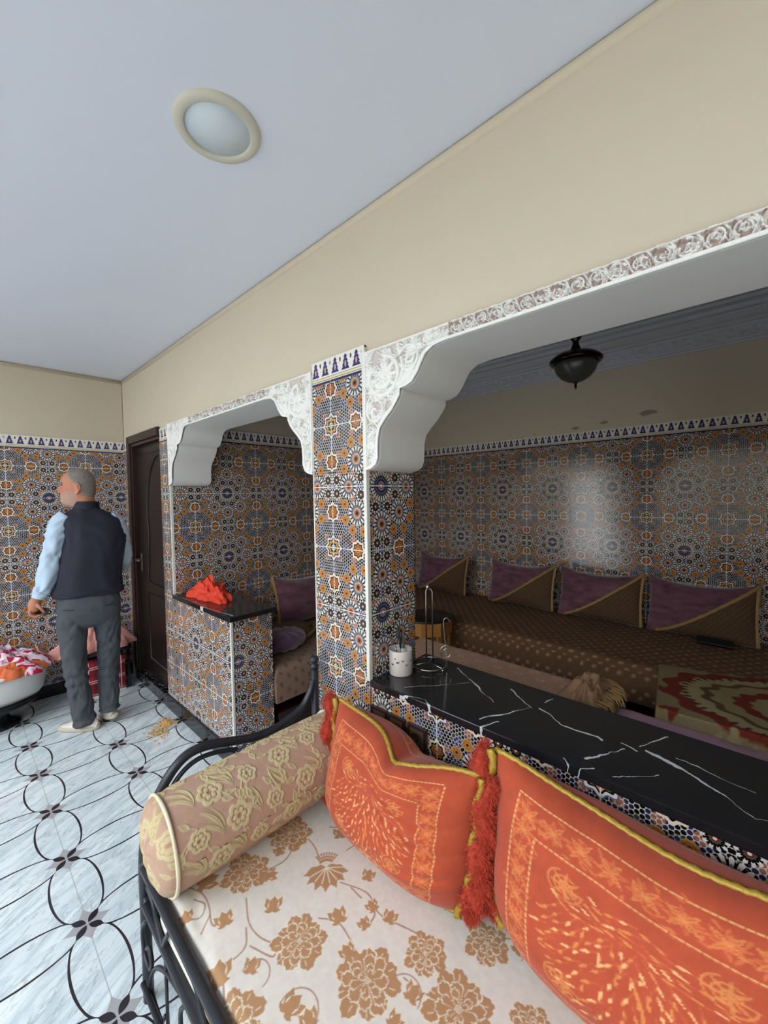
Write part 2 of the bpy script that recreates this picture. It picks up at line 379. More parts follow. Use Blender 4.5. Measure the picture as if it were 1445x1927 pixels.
class Canvas:
    """a cloth print painted with polygons and strokes on a fine grid, later read per vertex"""
    def __init__(s, x0, y0, x1, y1, res, base):
        s.x0, s.y0, s.res = x0, y0, res; s.w = int((x1-x0)/res)+1; s.h = int((y1-y0)/res)+1
        s.a = np.zeros((s.h, s.w, 3)); s.a[:] = lin(base)
    def _win(s, xa, ya, xb, yb):
        i0 = max(0, int((xa-s.x0)/s.res)-1); i1 = min(s.w, int((xb-s.x0)/s.res)+2)
        j0 = max(0, int((ya-s.y0)/s.res)-1); j1 = min(s.h, int((yb-s.y0)/s.res)+2)
        if i1 <= i0 or j1 <= j0: return None
        X, Y = np.meshgrid(s.x0+np.arange(i0, i1)*s.res, s.y0+np.arange(j0, j1)*s.res)
        return i0, i1, j0, j1, X, Y
    def put(s, wd, mk, c, al=1.0):
        i0, i1, j0, j1 = wd[:4]; v = s.a[j0:j1, i0:i1]; k = (mk*al)[..., None]; v[:] = v*(1-k)+np.array(lin(c))*k
    def poly(s, pts, c, al=1.0):
        p = np.array(pts); wd = s._win(p[:, 0].min(), p[:, 1].min(), p[:, 0].max(), p[:, 1].max())
        if wd is None: return
        X, Y = wd[4:]; mk = np.zeros(X.shape, bool); n = len(p)
        for i in range(n):
            x1, y1 = p[i]; x2, y2 = p[(i+1) % n]
            if y1 == y2: continue
            cr = ((y1 > Y) != (y2 > Y)) & (X < (x2-x1)*(Y-y1)/(y2-y1)+x1); mk ^= cr
        s.put(wd, mk.astype(float), c, al)
    def line(s, pts, w, c, al=1.0):
        p = np.array(pts, float); W = np.broadcast_to(np.array(w, float), (len(p),))
        for i in range(len(p)-1):
            a, b = p[i], p[i+1]; r = max(W[i], W[i+1])/2+s.res
            wd = s._win(min(a[0], b[0])-r, min(a[1], b[1])-r, max(a[0], b[0])+r, max(a[1], b[1])+r)
            if wd is None: continue
            X, Y = wd[4:]; d = b-a; L = max(1e-9, (d@d)); t = np.clip(((X-a[0])*d[0]+(Y-a[1])*d[1])/L, 0, 1)
            D = np.hypot(X-a[0]-t*d[0], Y-a[1]-t*d[1]); ww = (W[i]*(1-t)+W[i+1]*t)/2
            s.put(wd, np.clip((ww-D)/s.res+.5, 0, 1), c, al)
    def leaf(s, x, y, ang, L, w, c, al=1.0, vein=None, lobes=0):
        t = np.linspace(0, 1, 12); prof = np.sin(PI*t**.75)*w/2
        if lobes: prof = prof*(1+.18*np.sin(t*lobes*2*PI))
        ca, sa = math.cos(ang), math.sin(ang)
        up = [(x+ca*L*a-sa*b, y+sa*L*a+ca*b) for a, b in zip(t, prof)]; dnn = [(x+ca*L*a+sa*b, y+sa*L*a-ca*b) for a, b in zip(t, prof)][::-1]
        s.poly(up+dnn, c, al)
        if vein: s.line([(x+ca*L*.1, y+sa*L*.1), (x+ca*L*.85, y+sa*L*.85)], w*.09, vein)
    def sample(s, x, y):
        fx = np.clip((np.asarray(x)-s.x0)/s.res, 0, s.w-1.001); fy = np.clip((np.asarray(y)-s.y0)/s.res, 0, s.h-1.001)
        i = fx.astype(int); j = fy.astype(int); fx = (fx-i)[..., None]; fy = (fy-j)[..., None]; a = s.a
        return (a[j, i]*(1-fx)+a[j, i+1]*fx)*(1-fy)+(a[j+1, i]*(1-fx)+a[j+1, i+1]*fx)*fy
def rpetal(cv, x, y, a, L, w, c, al=1.0):
    pts = [(0, 0)]; r = w/2
    for t in np.linspace(-1.9, 1.9, 15): pts.append((L-r+r*math.cos(t), r*math.sin(t)))
    ca, sa = math.cos(a), math.sin(a); cv.poly([(x+ca*p-sa*q_, y+sa*p+ca*q_) for p, q_ in pts], c, al)
def oleaf(cv, x, y, a, L, w, c, base, al=1.0):
    cv.leaf(x, y, a, L, w, c, al); cv.leaf(x+math.cos(a)*L*.16, y+math.sin(a)*L*.16, a, L*.68, w*.55, base, al); cv.line([(x, y), (x+math.cos(a)*L*.8, y+math.sin(a)*L*.8)], w*.09, c, al)
# print stamps -------------------------------------------------------
def bez(pts, n=24):
    return [(v.x, v.y) for v in catmull([(a, b, 0) for a, b in pts], max(2, n//max(1, len(pts)-1)))]
def peony(cv, x, y, R, rot, c, gap, squash=1.0):
    rings = [(1.0, 10, .54), (.72, 8, .50), (.50, 6, .44), (.3, 4, .4)]
    for k, (rr, n, w) in enumerate(rings):
        for i in range(n):
            a = rot+2*PI*(i+.5*(k % 2))/n+.1*math.sin(i*3+k)
            L = R*rr*(1+.1*math.sin(i*2.3+k))
            for (ex, cc) in ((1.10, gap), (1.0, c)):
                pts = []
                ww = R*w*rr*ex*.95+(.0025 if cc == gap else 0)
                for t in np.linspace(-1, 1, 13):
                    ll = L*(1-.22*abs(t)**1.6)+.0016*math.cos(t*11+i)*(R/.05)
                    if cc == gap: ll += .0022
                    pts.append((ll, ww*.55*math.copysign(abs(t)**.8, t)))
                pts = [(0, 0)]+pts
                ca, sa = math.cos(a), math.sin(a)
                if cc == gap and k == 0 and i % 2: continue
                cv.poly([(x+ca*p-sa*q_, y+(sa*p+ca*q_)*squash) for p, q_ in pts], cc)
    for i in range(10):
        a = rot+2*PI*(i)/10; cv.line([(x+math.cos(a)*R*.74, y+math.sin(a)*R*.74), (x+math.cos(a)*R*.9, y+math.sin(a)*R*.9)], R*.025, gap)
    for i in range(3): cv.line([(x-R*.1, y+R*(.06*i-.06)), (x+R*.1, y+R*(.06*i-.03))], R*.03, gap)
def tulip(cv, x, y, R, a, c, gap):
    for da, L, w in ((-.55, 1.0, .5), (.55, 1.0, .5), (0, .95, .62)):
        cv.leaf(x, y, a+da, R*L*1.08, R*w*1.12, gap); cv.leaf(x, y, a+da, R*L, R*w, c, lobes=2)
    cv.leaf(x, y, a+1.5, R*.5, R*.25, c); cv.leaf(x, y, a-1.5, R*.5, R*.25, c)
def fanflower(cv, x, y, R, a, c, gap):
    for i in range(7):
        d = a+(i-3)*.42; cv.leaf(x, y, d, R*(1.15-.05*abs(i-3)), R*.52, c, lobes=2)
    for i in range(7):
        d = a+(i-3)*.42+.21; cv.line([(x, y), (x+math.cos(d)*R*.75, y+math.sin(d)*R*.75)], R*.045, gap)
    for i in range(9):
        for j in range(3):
            d = a+PI+(i-4)*.17; rr = R*(.35+.16*j); cv.line([(x+math.cos(d)*rr, y+math.sin(d)*rr), (x+math.cos(d)*(rr+R*.07), y+math.sin(d)*(rr+R*.07))], R*.08, c)

# ================================================================== THE ROOM
YW, XL, YB, XE = 1.083, -4.20, 3.85, -3.10        # main wall, left wall, alcove back, alcove end
PROF = [(.0, 1.676), (.035, 1.683), (.058, 1.695), (.070, 1.72), (.070, 1.757), (.073, 1.793), (.082, 1.826), (.108, 1.853), (.140, 1.88), (.165, 1.909),
        (.178, 1.929), (.179, 1.949), (.20, 1.950), (.231, 1.960), (.256, 1.988), (.271, 2.013), (.289, 2.039), (.321, 2.056), (.38, 2.062)]
def tilebox(name, b, mx, my, parent=None, other='beige'):
    me = box(*b); o = struct(name, me, mx, parent)
    me.materials.append(my); me.materials.append(M[other])
    for p in me.polygons: p.material_index = 0 if abs(p.normal.y) > .5 else (1 if abs(p.normal.x) > .5 else 2)
    return o
struct('floor', box(-4.4, -3.5, -.06, 2.5, 4.0, 0), 'floor')
struct('ceiling', box(-4.4, -1.5, 2.64, 2.5, YW+.002, 2.72), 'ceil')
# left wall behind the man
w = struct('wall_left', box(XL-.1, -3.5, 0, XL, YW, 2.64), 'beige')
TL = tile_mat('zellige of left wall', 1, .295, .355, True, 2.09)
struct('tile_panel', box(XL, -3.4, .1, XL+.008, YW, 2.09), TL, w)
struct('baseboard_left', box(XL, -3.4, 0, XL+.015, YW, .10), 'black')
struct('wall_rear', box(-4.3, -3.5, 0, 2.5, -3.4, 2.64), 'beige')
struct('wall_right', box(2.4, -3.4, 0, 2.5, YW, 2.64), 'beige')
# main wall: beam part above the openings, strip beside the door
w = struct('wall_front', boxes([(XL-.1, YW+.004, 2.112, 2.5, 1.344, 2.95), (XL-.1, YW+.004, 0, -4.05, 1.344, 2.112), (-3.29, YW+.004, 0, XE, 1.344, 2.112), (.98, YW+.004, .85, 2.5, 1.344, 2.112)]), 'beige')
TS = tile_mat('zellige beside door', 0, -3.2, .37, True, 2.10)
struct('tile_panel', boxes([(-3.288, YW-.004, .105, XE, YW+.004, 2.10), (XL, YW-.004, .105, -4.05, YW+.004, 2.09)]), TS, w)
struct('tile_panel', box(XE-.002, YW+.01, .896, XE+.004, 1.344, 1.676), tile_mat('zellige of jamb', 1, 1.245, .37, False), w)
struct('tile_panel', box(.98, YW-.004, .85, 2.4, YW+.004, 2.10), TS, w)
struct('trim_1', boxes([(XE-.006, YW-.008, .895, XE+.005, YW+.01, 1.676)], .002), 'trimw')
# pillar
TP = tile_mat('zellige of pillar front', 0, -1.30, .37, True, 2.145); TPs = tile_mat('zellige of pillar side', 1, 1.408, .37, False)
w = tilebox('wall_pillar', (-1.42, YW-.006, 0, -1.10, 1.358, 2.145), TP, TPs)
struct('corner_strip', boxes([(-1.112, YW-.010, .87, -1.096, YW+.008, 2.135), (-1.424, YW-.010, .1, -1.418, YW+.004, 2.1)], .002), 'trimw', w)
# low wall on the left with its dark top
TH = tile_mat('zellige of low wall', 0, -3.0, .37, False); THs = tile_mat('zellige of low wall end', 1, 1.371, .37, False)
w = tilebox('wall_low_left', (XE, YW, 0, -2.245, 1.350, .868), TH, THs)
struct('corner_strip', boxes([(-2.252, YW-.004, .0, -2.240, YW+.010, .868)], .002), 'trimw', w)
struct('baseboard_low_wall', boxes([(-3.30, YW-.014, 0, -3.00, YW, .105), (-2.997, YW-.014, 0, -2.60, YW, .105), (-2.597, YW-.014, 0, -2.236, YW, .105)], .002), 'black')
# low wall below the long counter
TC = tile_mat('zellige below long counter', 0, -.79, .37, False)
tilebox('wall_low_right', (-1.10, YW, 0, 2.4, 1.350, .848), TC, THs)
# alcove walls
TE = tile_mat('zellige of alcove end', 1, 1.245, .37, True, 2.115); TB = tile_mat('zellige of alcove back', 0, -2.2, .375, True, 2.12)
w = struct('wall_alcove_left', box(XE-.1, 1.344, 0, XE, YB, 2.95), 'beige'); struct('tile_panel', box(XE, 1.344, 0, XE+.008, YB, 2.115), TE, w)
w = struct('wall_alcove_back', box(XE-.1, YB, 0, 1.7, YB+.1, 2.95), 'beige'); struct('tile_panel', box(XE+.008, YB-.008, 0, 1.6, YB, 2.12), TB, w)
w = struct('wall_alcove_right', box(1.6, 1.344, 0, 1.7, YB, 2.95), 'beige'); struct('tile_panel', box(1.592, 1.344, 0, 1.6, YB, 2.12), TE, w)
struct('ceiling_alcove', box(XE-.1, 1.344, 2.90, 1.7, YB+.1, 2.98), 'white')
# flaked spots on the beige wall above the border
bm = bmesh.new()
for cx, cz, s in ((-.70, 2.215, .055), (-1.02, 2.18, .03), (-1.25, 2.16, .028), (-1.62, 2.15, .012), (-1.75, 2.13, .012), (-1.45, 2.19, .008)):
    vs = [bm.verts.new((cx+s*(1+.4*rnd.random())*math.cos(a), YB-.0015, cz+.45*s*(.6+.6*rnd.random())*math.sin(a))) for a in np.linspace(0, 2*PI, 13)[:-1]]
    bm.faces.new(vs)
struct('plaster_flaking', bm_me(bm), plain('bare grey plaster', (150, 140, 122), .9, var=.2, scale=50), bpy.data.objects['wall_alcove_back'])
# plaster cornice of the alcove
prof = [(0, 2.62), (.012, 2.62), (.016, 2.635), (.03, 2.64), (.034, 2.648), (.055, 2.72), (.062, 2.735), (.085, 2.742), (.088, 2.752), (.12, 2.765), (.15, 2.79), (.155, 2.80), (.19, 2.802), (.195, 2.83), (.235, 2.84), (.24, 2.86), (.30, 2.865), (.31, 2.90), (0, 2.90)]
def sweep_room(prof):
    loops = []
    for d, z in prof: loops.append([(XE+d, 1.344+d, z), (XE+d, YB-d, z), (1.6-d, YB-d, z), (1.6-d, 1.344+d, z)])
    vs = [v for l in loops for v in l]; fs = []
    for i in range(len(prof)-1):
        for k in range(4): fs.append((i*4+k, i*4+(k+1) % 4, (i+1)*4+(k+1) % 4, (i+1)*4+k))
    return me_from(vs, fs)
mc, t, b = new_mat('cornice plaster', .6); b.inputs['Base Color'].default_value = (*lin((196, 196, 202)), 1)
P_, xyz = t.pos(); nb = t.n.new('ShaderNodeTexVoronoi'); nb.inputs['Scale'].default_value = 28; t.l.new(P_, nb.inputs['Vector'])
bandm = t.m('MULTIPLY', t.m('GREATER_THAN', xyz[2], 2.65), t.m('LESS_THAN', xyz[2], 2.72))
bump(t, b, t.m('MULTIPLY', nb.outputs['Distance'], bandm), 1.0, .02)
struct('trim_2', sweep_room(prof), mc)

# ------------------------------------------------------------------ carved plaster arches
def hfield(strokes, X, Y, base=0.0):
    H = np.full(X.shape, base)
    for (pts, w, h, kind) in strokes:
        p = np.array(pts, float); W = np.broadcast_to(np.array(w, float), (len(p),))
        for i in range(len(p)-1):
            a, b = p[i], p[i+1]; r = max(W[i], W[i+1])
            mk = (X > min(a[0], b[0])-r) & (X < max(a[0], b[0])+r) & (Y > min(a[1], b[1])-r) & (Y < max(a[1], b[1])+r)
            if not mk.any(): continue
            x, y = X[mk], Y[mk]; d = b-a; L = max(1e-12, d@d); s = np.clip(((x-a[0])*d[0]+(y-a[1])*d[1])/L, 0, 1)
            D = np.hypot(x-a[0]-s*d[0], y-a[1]-s*d[1]); ww = (W[i]*(1-s)+W[i+1]*s)/2
            e = np.clip(1-D/np.maximum(ww, 1e-5), 0, 1)
            e = np.minimum(1, e*2.2)**.6 if kind == 0 else np.sqrt(np.clip(1-(D/np.maximum(ww, 1e-5))**2, 0, 1))
            if h < 0: H[mk] = np.where(e > 0, np.minimum(H[mk], H[mk]+h*e), H[mk])
            else: H[mk] = np.maximum(H[mk], h*e)
    return H
def arcp(cx, cy, r0, r1, a0, a1, n=26):
    return [(cx+(r0+(r1-r0)*t)*math.cos(a0+(a1-a0)*t), cy+(r0+(r1-r0)*t)*math.sin(a0+(a1-a0)*t)) for t in np.linspace(0, 1, n)]
def scroll(st, cx, cy, R, a0, sgn=1, th=1.0, leaves=5):
    st.append((arcp(cx, cy, R, R*.92, a0, a0+sgn*5.2), R*.26*th, .9, 0))
    st.append((arcp(cx, cy, R*.62, R*.12, a0+sgn*1.2, a0+sgn*6.6), R*.3*th, .8, 1))
    for i in range(leaves):
        a = a0+sgn*(.6+i*5.0/leaves); 
        st.append(([(cx+R*.2*math.cos(a), cy+R*.2*math.sin(a)), (cx+R*.78*math.cos(a+.25*sgn), cy+R*.78*math.sin(a+.25*sgn))], [R*.08, R*.26], .62, 1))
def fan(st, x, y, L, a, n=5, spread=1.5):
    for i in range(n):
        d = a+(i-(n-1)/2)*spread/(n-1); st.append(([(x, y), (x+L*.6*math.cos(d), y+L*.6*math.sin(d)), (x+L*math.cos(d), y+L*math.sin(d))], [L*.06, L*.2, L*.1], .75, 1))
zs_ = np.array([p[1] for p in PROF]); ds_ = np.array([p[0] for p in PROF])
def bracket_mesh(xorg, sgn, seed):
    r = random.Random(seed)
    nz, nx = 250, 200; ZT = 2.1145
    zz = np.concatenate([np.interp(np.linspace(0, 1, nz-36), np.linspace(0, 1, len(zs_)), zs_), np.linspace(2.0625, ZT, 36)])
    zz = np.sort(np.concatenate([np.linspace(1.676, 2.062, nz-36), np.linspace(2.063, ZT, 36)]))
    dm = np.interp(zz, zs_, ds_); S = np.linspace(0, 1, nx)
    X = dm[:, None]*S[None, :]; Z = np.repeat(zz[:, None], nx, 1)
    st = []
    scroll(st, .100, 2.010, .072, 2.6, 1, 1, 7); fan(st, .10, 2.01, .05, 0.4); fan(st, .10, 2.01, .05, 2.6); fan(st, .10, 2.01, .05, 4.6)
    fan(st, .035, 2.085, .055, 2.2, 6, 2.4); fan(st, .04, 2.04, .05, 3.4, 6, 2.2); scroll(st, .215, 2.045, .042, 2.4, -1, 1.1, 4)
    st.append((bez([(.165, 1.955), (.19, 2.02), (.17, 2.10)]), .014, .95, 0)); st.append((bez([(.11, 1.95), (.15, 1.965), (.19, 1.97)]), .010, .9, 0))
    st.append(([(.175, 1.965), (.205, 1.985), (.238, 2.005)], [.012, .045, .010], 1.0, 1))
    st.append(([(.168, 1.935), (.160, 1.905), (.135, 1.885)], [.014, .042, .010], 1.0, 1))
    scroll(st, .055, 1.890, .040, .8, -1, 1, 5); st.append((arcp(.075, 1.90, .062, .058, .6, 3.6), .011, .95, 0))
    fan(st, .115, 1.925, .04, 3.6, 4, 1.2); fan(st, .275, 2.085, .05, .2, 5, 1.6); fan(st, .25, 2.055, .04, .9, 4, 1.2)
    for i, z in enumerate((1.83, 1.795, 1.762, 1.728, 1.70)):
        scroll(st, .032+.004*(i % 2), z, .019, i*1.3, 1 if i % 2 else -1, 1.1, 3)
    for i in range(26):
        a = r.random()*6.28; x = r.random()*.32; z = 1.70+r.random()*.41
        st.append(([(x, z), (x+.016*math.cos(a), z+.016*math.sin(a))], [.003, .009], .55, 1))
    for i, xx in enumerate(np.arange(.30, .39, .035)): scroll(st, xx, 2.09, .016, i, 1, 1, 3)
    for i in range(130):
        x = r.random()*.36; z = 1.70+r.random()*.40; fan(st, x, z, .030+.012*r.random(), r.random()*6.28, 5, 1.7)
    # rims: along the profile, the side and the top
    cv = [(d-.006, z+.004) for d, z in PROF]; st.append((cv, .020, 1.05, 0))
    st.append(([(.006, 1.68), (.006, 2.12)], .014, 1.0, 0)); st.append(([(0, 2.110), (.40, 2.110)], .009, .9, 0)); st.append(([(.30, 2.066), (.4, 2.068)], .014, 1.05, 0))
    H = hfield(st, X, Z)
    P = np.stack([xorg+sgn*X, YW-.002-.013*H, Z], -1)
    if sgn > 0: P = P[:, ::-1]
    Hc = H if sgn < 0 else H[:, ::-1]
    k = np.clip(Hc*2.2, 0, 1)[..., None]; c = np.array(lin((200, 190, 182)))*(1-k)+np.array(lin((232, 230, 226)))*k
    return grid(P, c)
def frieze_mesh(xa, xb, seed):
    r = random.Random(seed); nx = int((xb-xa)/.0016); nz = 38
    X, Z = np.meshgrid(np.linspace(xa, xb, nx), np.linspace(2.0615, 2.1145, nz)); st = []
    x = xa+.02; i = 0
    while x < xb:
        R = .0185 if i % 3 else .0145
        scroll(st, x, 2.091, R, 1.5+i*1.1, 1 if i % 2 else -1, 1.05, 4)
        st.append((bez([(x-.03, 2.075), (x-.012, 2.112), (x+.012, 2.112)]), .004, .8, 0)); fan(st, x+.024, 2.074, .018, 1.2+.4*math.sin(i), 3, 1.2)
        x += .044; i += 1
    st.append(([(xa, 2.0665), (xb, 2.0665)], .014, 1.05, 0)); st.append(([(xa, 2.113), (xb, 2.113)], .004, .7, 0))
    H = hfield(st, X, Z); P = np.stack([X, YW-.002-.012*H, Z], -1)
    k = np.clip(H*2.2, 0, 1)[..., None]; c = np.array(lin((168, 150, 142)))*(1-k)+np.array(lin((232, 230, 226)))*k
    return grid(P[:, ::-1], c)
M['stucco'] = painted('carved white plaster', .55, .05, 300)
for i, (xa, xb) in enumerate(((XE, -1.42), (-1.10, .98))):
    pts = [(xa+d, z) for d, z in PROF]+[(xb-d, z) for d, z in PROF[::-1]]
    pts += [(xb, 2.1135), (xa, 2.1135)]
    vs = [(x, YW, z) for x, z in pts]+[(x, 1.344, z) for x, z in pts]; n = len(pts)
    fs = [tuple(range(n)), tuple(range(n, 2*n))[::-1]]+[(k, k+n, (k+1) % n+n, (k+1) % n) for k in range(n)]
    me = me_from(vs, fs); bm = bmesh.new(); bm.from_mesh(me); me = bm_me(bm)
    for p in me.polygons: p.use_smooth = abs(p.normal.y) < .5


    o = struct('trim_%d' % (3+i), me, 'white')
    md = o.modifiers.new('edge', 'EDGE_SPLIT'); md.split_angle = math.radians(50)
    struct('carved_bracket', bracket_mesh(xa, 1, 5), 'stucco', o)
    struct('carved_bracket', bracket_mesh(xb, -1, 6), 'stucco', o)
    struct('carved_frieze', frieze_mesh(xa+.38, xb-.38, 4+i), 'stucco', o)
# rounded beige lip under the false ceiling
bm = bmesh.new(); add_tube(bm, [(XL, YW+.012, 2.622), (2.4, YW+.012, 2.622)], .02, 10); add_tube(bm, [(XL-.008, -1.5, 2.622), (XL-.008, YW, 2.622)], .018, 10)
struct('trim_5', bm_me(bm, True), 'beige')

# ------------------------------------------------------------------ door
d = struct('door_1', box(-4.05, YW+.035, .09, -3.30, YW+.08, 2.06), 'wood')
bm = bmesh.new(); add_box(bm, -4.05, YW-.022, .09, -3.985, YW+.06, 2.12, bev=.006); add_box(bm, -3.985, YW-.022, 2.055, -3.292, YW+.06, 2.12, bev=.006)
add_box(bm, -3.985, YW-.006, .09, -3.965, YW+.05, 2.055, bev=.004); add_box(bm, -3.965, YW-.006, 2.03, -3.292, YW+.05, 2.055, bev=.004)
me = bm_me(bm); struct('door_frame', me, 'woodframe', d)
panel = bmesh.new()
# raised mouldings: a tall panel with a curved left side, and a lower rectangular panel
up_ = [(-3.40, 1.93), (-3.50, 1.915), (-3.62, 1.83), (-3.70, 1.68), (-3.735, 1.45), (-3.715, 1.30), (-3.735, 1.15), (-3.75, .98), (-3.75, .90), (-3.56, .885), (-3.36, .88)]
add_tube(panel, catmull([(x, YW+.035, z) for x, z in up_], 6), .012, 6, flat=.8)
add_tube(panel, [(-3.38, YW+.035, .24), (-3.78, YW+.035, .24), (-3.78, YW+.035, .80), (-3.38, YW+.035, .80)], .009, 6)
add_box(panel, -3.93, YW+.03, 1.955, -3.32, YW+.037, 2.02, bev=.002)
struct('door_moulding', bm_me(panel, True), 'wood', d)
bm = bmesh.new(); add_box(bm, -3.925, YW+.02, .97, -3.885, YW+.036, 1.12, bev=.003); add_tube(bm, [(-3.905, YW+.03, 1.07), (-3.905, YW-.015, 1.07), (-3.90, YW-.02, 1.07), (-3.80, YW-.02, 1.07)], .008, 8)
struct('door_handle', bm_me(bm, True), plain('tarnished handle', (110, 104, 98), .35, .8), d)
mth, t, b = new_mat('threshold marble', .1); P_, xyz = t.pos(); nn = t.noise(P_, 9, 5, .65, 1.5)
t.put(b.inputs['Base Color'], t.mix(t.m('LESS_THAN', t.m('ABSOLUTE', t.m('SUBTRACT', nn, .5)), .006), lin((16, 16, 18)), lin((200, 206, 208))))
struct('door_threshold', box(-4.06, YW-.012, 0, -3.285, YW+.09, .09, bev=.003), mth, d)

# ------------------------------------------------------------------ lamps
cl = thing('ceiling_light', 'round flat ceiling light with a cream ring in the white ceiling', 'ceiling light', (-1.162, .567, 2.64))
ob('ring', lathe([(.088, -.002), (.089, -.010), (.093, -.013), (.113, -.010), (.117, -.004), (.1175, 0)], 64, cap=False), plain('cream lamp ring', (200, 196, 180), .5), cl)
ob('diffuser', lathe([(0.001, -.006), (.089, -.006), (.0895, 0)], 64), plain('frosted diffuser', (212, 222, 228), .35, var=.01), cl)
pl = thing('pendant_lamp', 'dark metal bowl pendant lamp hanging from the alcove ceiling', 'lamp', (-.845, 2.6, 2.90))
brz = plain('dark bronze', (40, 34, 30), .18, .8, var=.3, scale=10)
ob('canopy', lathe([(.001, 0), (.062, 0), (.064, -.015), (.045, -.035), (.016, -.05), (.012, -.06)], 28), brz, pl)
ob('stem', lathe([(.010, -.05), (.010, -.34), (.03, -.345), (.038, -.365), (.037, -.385), (.02, -.41), (.016, -.42), (.022, -.44), (.03, -.46), (.03, -.478)], 28), brz, pl)
ob('rim', lathe([(.028, -.474), (.07, -.480), (.12, -.495), (.147, -.520), (.149, -.530), (.140, -.542), (.128, -.546), (.120, -.54)], 48), brz, pl)
gl = plain('smoked ribbed glass', (74, 74, 68), .25, .0, var=.15, scale=40, bstr=.3, bscale=80)
ob('glass_bowl', lathe([(.124, -.540), (.120, -.565), (.105, -.60), (.08, -.628), (.045, -.648), (.012, -.656), (.001, -.657)], 48), gl, pl)
ob('finial', lathe([(.016, -.652), (.012, -.660), (.006, -.666), (.008, -.676), (.008, -.684), (.003, -.695), (.001, -.70)], 16), brz, pl)
for o in cl.children: pass
# ------------------------------------------------------------------ counters
o = ob('marble_countertop', box(-1.098, YW-.006, .848, 2.39, 1.430, .8745, bev=.003), 'marble'); tag(o, 'long black marble countertop with white veins, behind the orange cushions', 'countertop')
o = ob('marble_countertop', boxes([(XE+.002, YW-.018, .868, -2.222, 1.372, .896)], .003), 'marble'); tag(o, 'short black marble top of the low tiled wall under the red cloth', 'countertop')

# ================================================================== DAYBED
db = thing('iron_daybed', 'black wrought iron daybed frame with scrolled rails around the flowered mattress', 'daybed', (-.6, .72, 0))
XA = -1.40
bm = bmesh.new()
top = [(XA, 1.035, .80), (XA, 1.02, .76), (XA, .978, .705), (XA, .912, .680), (XA, .826, .668), (XA, .746, .676), (XA, .663, .700), (XA, .60, .72), (XA, .532, .728), (XA, .485, .712), (XA, .440, .668), (XA, .40, .60), (XA, .378, .52), (XA, .370, .44), (XA, .370, .30), (XA, .370, 0)]
add_tube(bm, catmull(top, 6), .0155, 10)
ob('arm_rail', bm_me(bm, True), 'iron', db)
inner = [(XA+.005, .68, .665), (XA+.005, .60, .690), (XA+.005, .54, .695), (XA+.005, .49, .675), (XA+.005, .45, .63), (XA+.005, .425, .56), (XA+.005, .415, .45), (XA+.005, .42, .30), (XA+.005, .45, .22)]
ob('arm_rail', tube(catmull(inner, 6), .008, 8), 'iron', db)
ob('post', join_me([tube([(XA, 1.04, 0), (XA, 1.04, .845)], .016, 12), lathe([(.001, .845), (.018, .848), (.019, .862), (.012, .866), (.020, .878), (.021, .888), (.015, .899), (.001, .903)], 16, (XA, 1.04, 0))]), 'iron', db)
for z in (.34, .40): ob('arm_crossbar', tube([(XA, .37, z), (XA, 1.04, z)], .010, 8), 'iron', db)
bm = bmesh.new()
for y in (.55, .70, .85):
    add_tube(bm, catmull([(XA, y+.07, .40), (XA, y+.075, .47), (XA, y+.03, .53), (XA, y-.03, .51), (XA, y-.035, .455), (XA, y, .44), (XA, y+.015, .47)], 6), .006, 6)
ob('arm_scrolls', bm_me(bm, True), 'iron', db)
YR = .355
ob('front_rail', tube([(XA+.03, .365, .452), (.30, YR-.02, .452)], .0155, 10), 'iron', db)
ob('front_rail', tube([(XA+.02, .365, .335), (.30, YR-.02, .335)], .0145, 10), 'iron', db)
ob('front_rail', tube([(XA+.06, .340, .13), (.30, YR-.02, .13)], .008, 8), 'iron', db)
for z in (.452, .335):
    bm = bmesh.new(); add_tube(bm, [(XA, .372, z), (XA+.035, .366, z)], .016, 10); add_tube(bm, [(XA, .37, z+.006), (XA+.02, .41, z), (XA+.05, .44, z-.004)], .007, 6)
    ob('rail_joint', bm_me(bm, True), 'iron', db)
bm = bmesh.new()
for i, x in enumerate(np.arange(-1.33, .2, .30)):
    y = .352
    add_tube(bm, catmull([(x+.0, y, .325), (x-.04, y, .27), (x-.03, y, .20), (x+.02, y, .19), (x+.04, y, .225), (x+.02, y, .255), (x-.003, y, .235)], 6), .0062, 6)
    add_tube(bm, catmull([(x+.02, y, .445), (x+.07, y, .43), (x+.10, y, .39), (x+.14, y, .36), (x+.17, y, .40), (x+.20, y, .44)], 6), .0065, 6)
    add_tube(bm, catmull([(x+.26, y, .325), (x+.15, y, .29), (x+.06, y, .22), (x+.02, y, .13), (x+.10, y, .10), (x+.14, y, .15)], 7), .0062, 6)
    add_tube(bm, [(x+.16, y, .335), (x+.16, y, .13)], .005, 6)
ob('front_scrolls', bm_me(bm, True), 'iron', db)
for x, y in ((.28, .34), (.28, 1.03)): ob('leg', tube([(x, y, 0), (x, y, .45)], .0125, 10), 'iron', db)
ob('side_rail', tube([(XA, 1.04, .335), (.30, 1.04, .335)], .0125, 8), 'iron', db)
ob('slat_deck', boxes([(x, .37, .325, x+.05, 1.04, .332) for x in np.arange(-1.34, .25, .12)]), 'iron', db)
rebase(db)

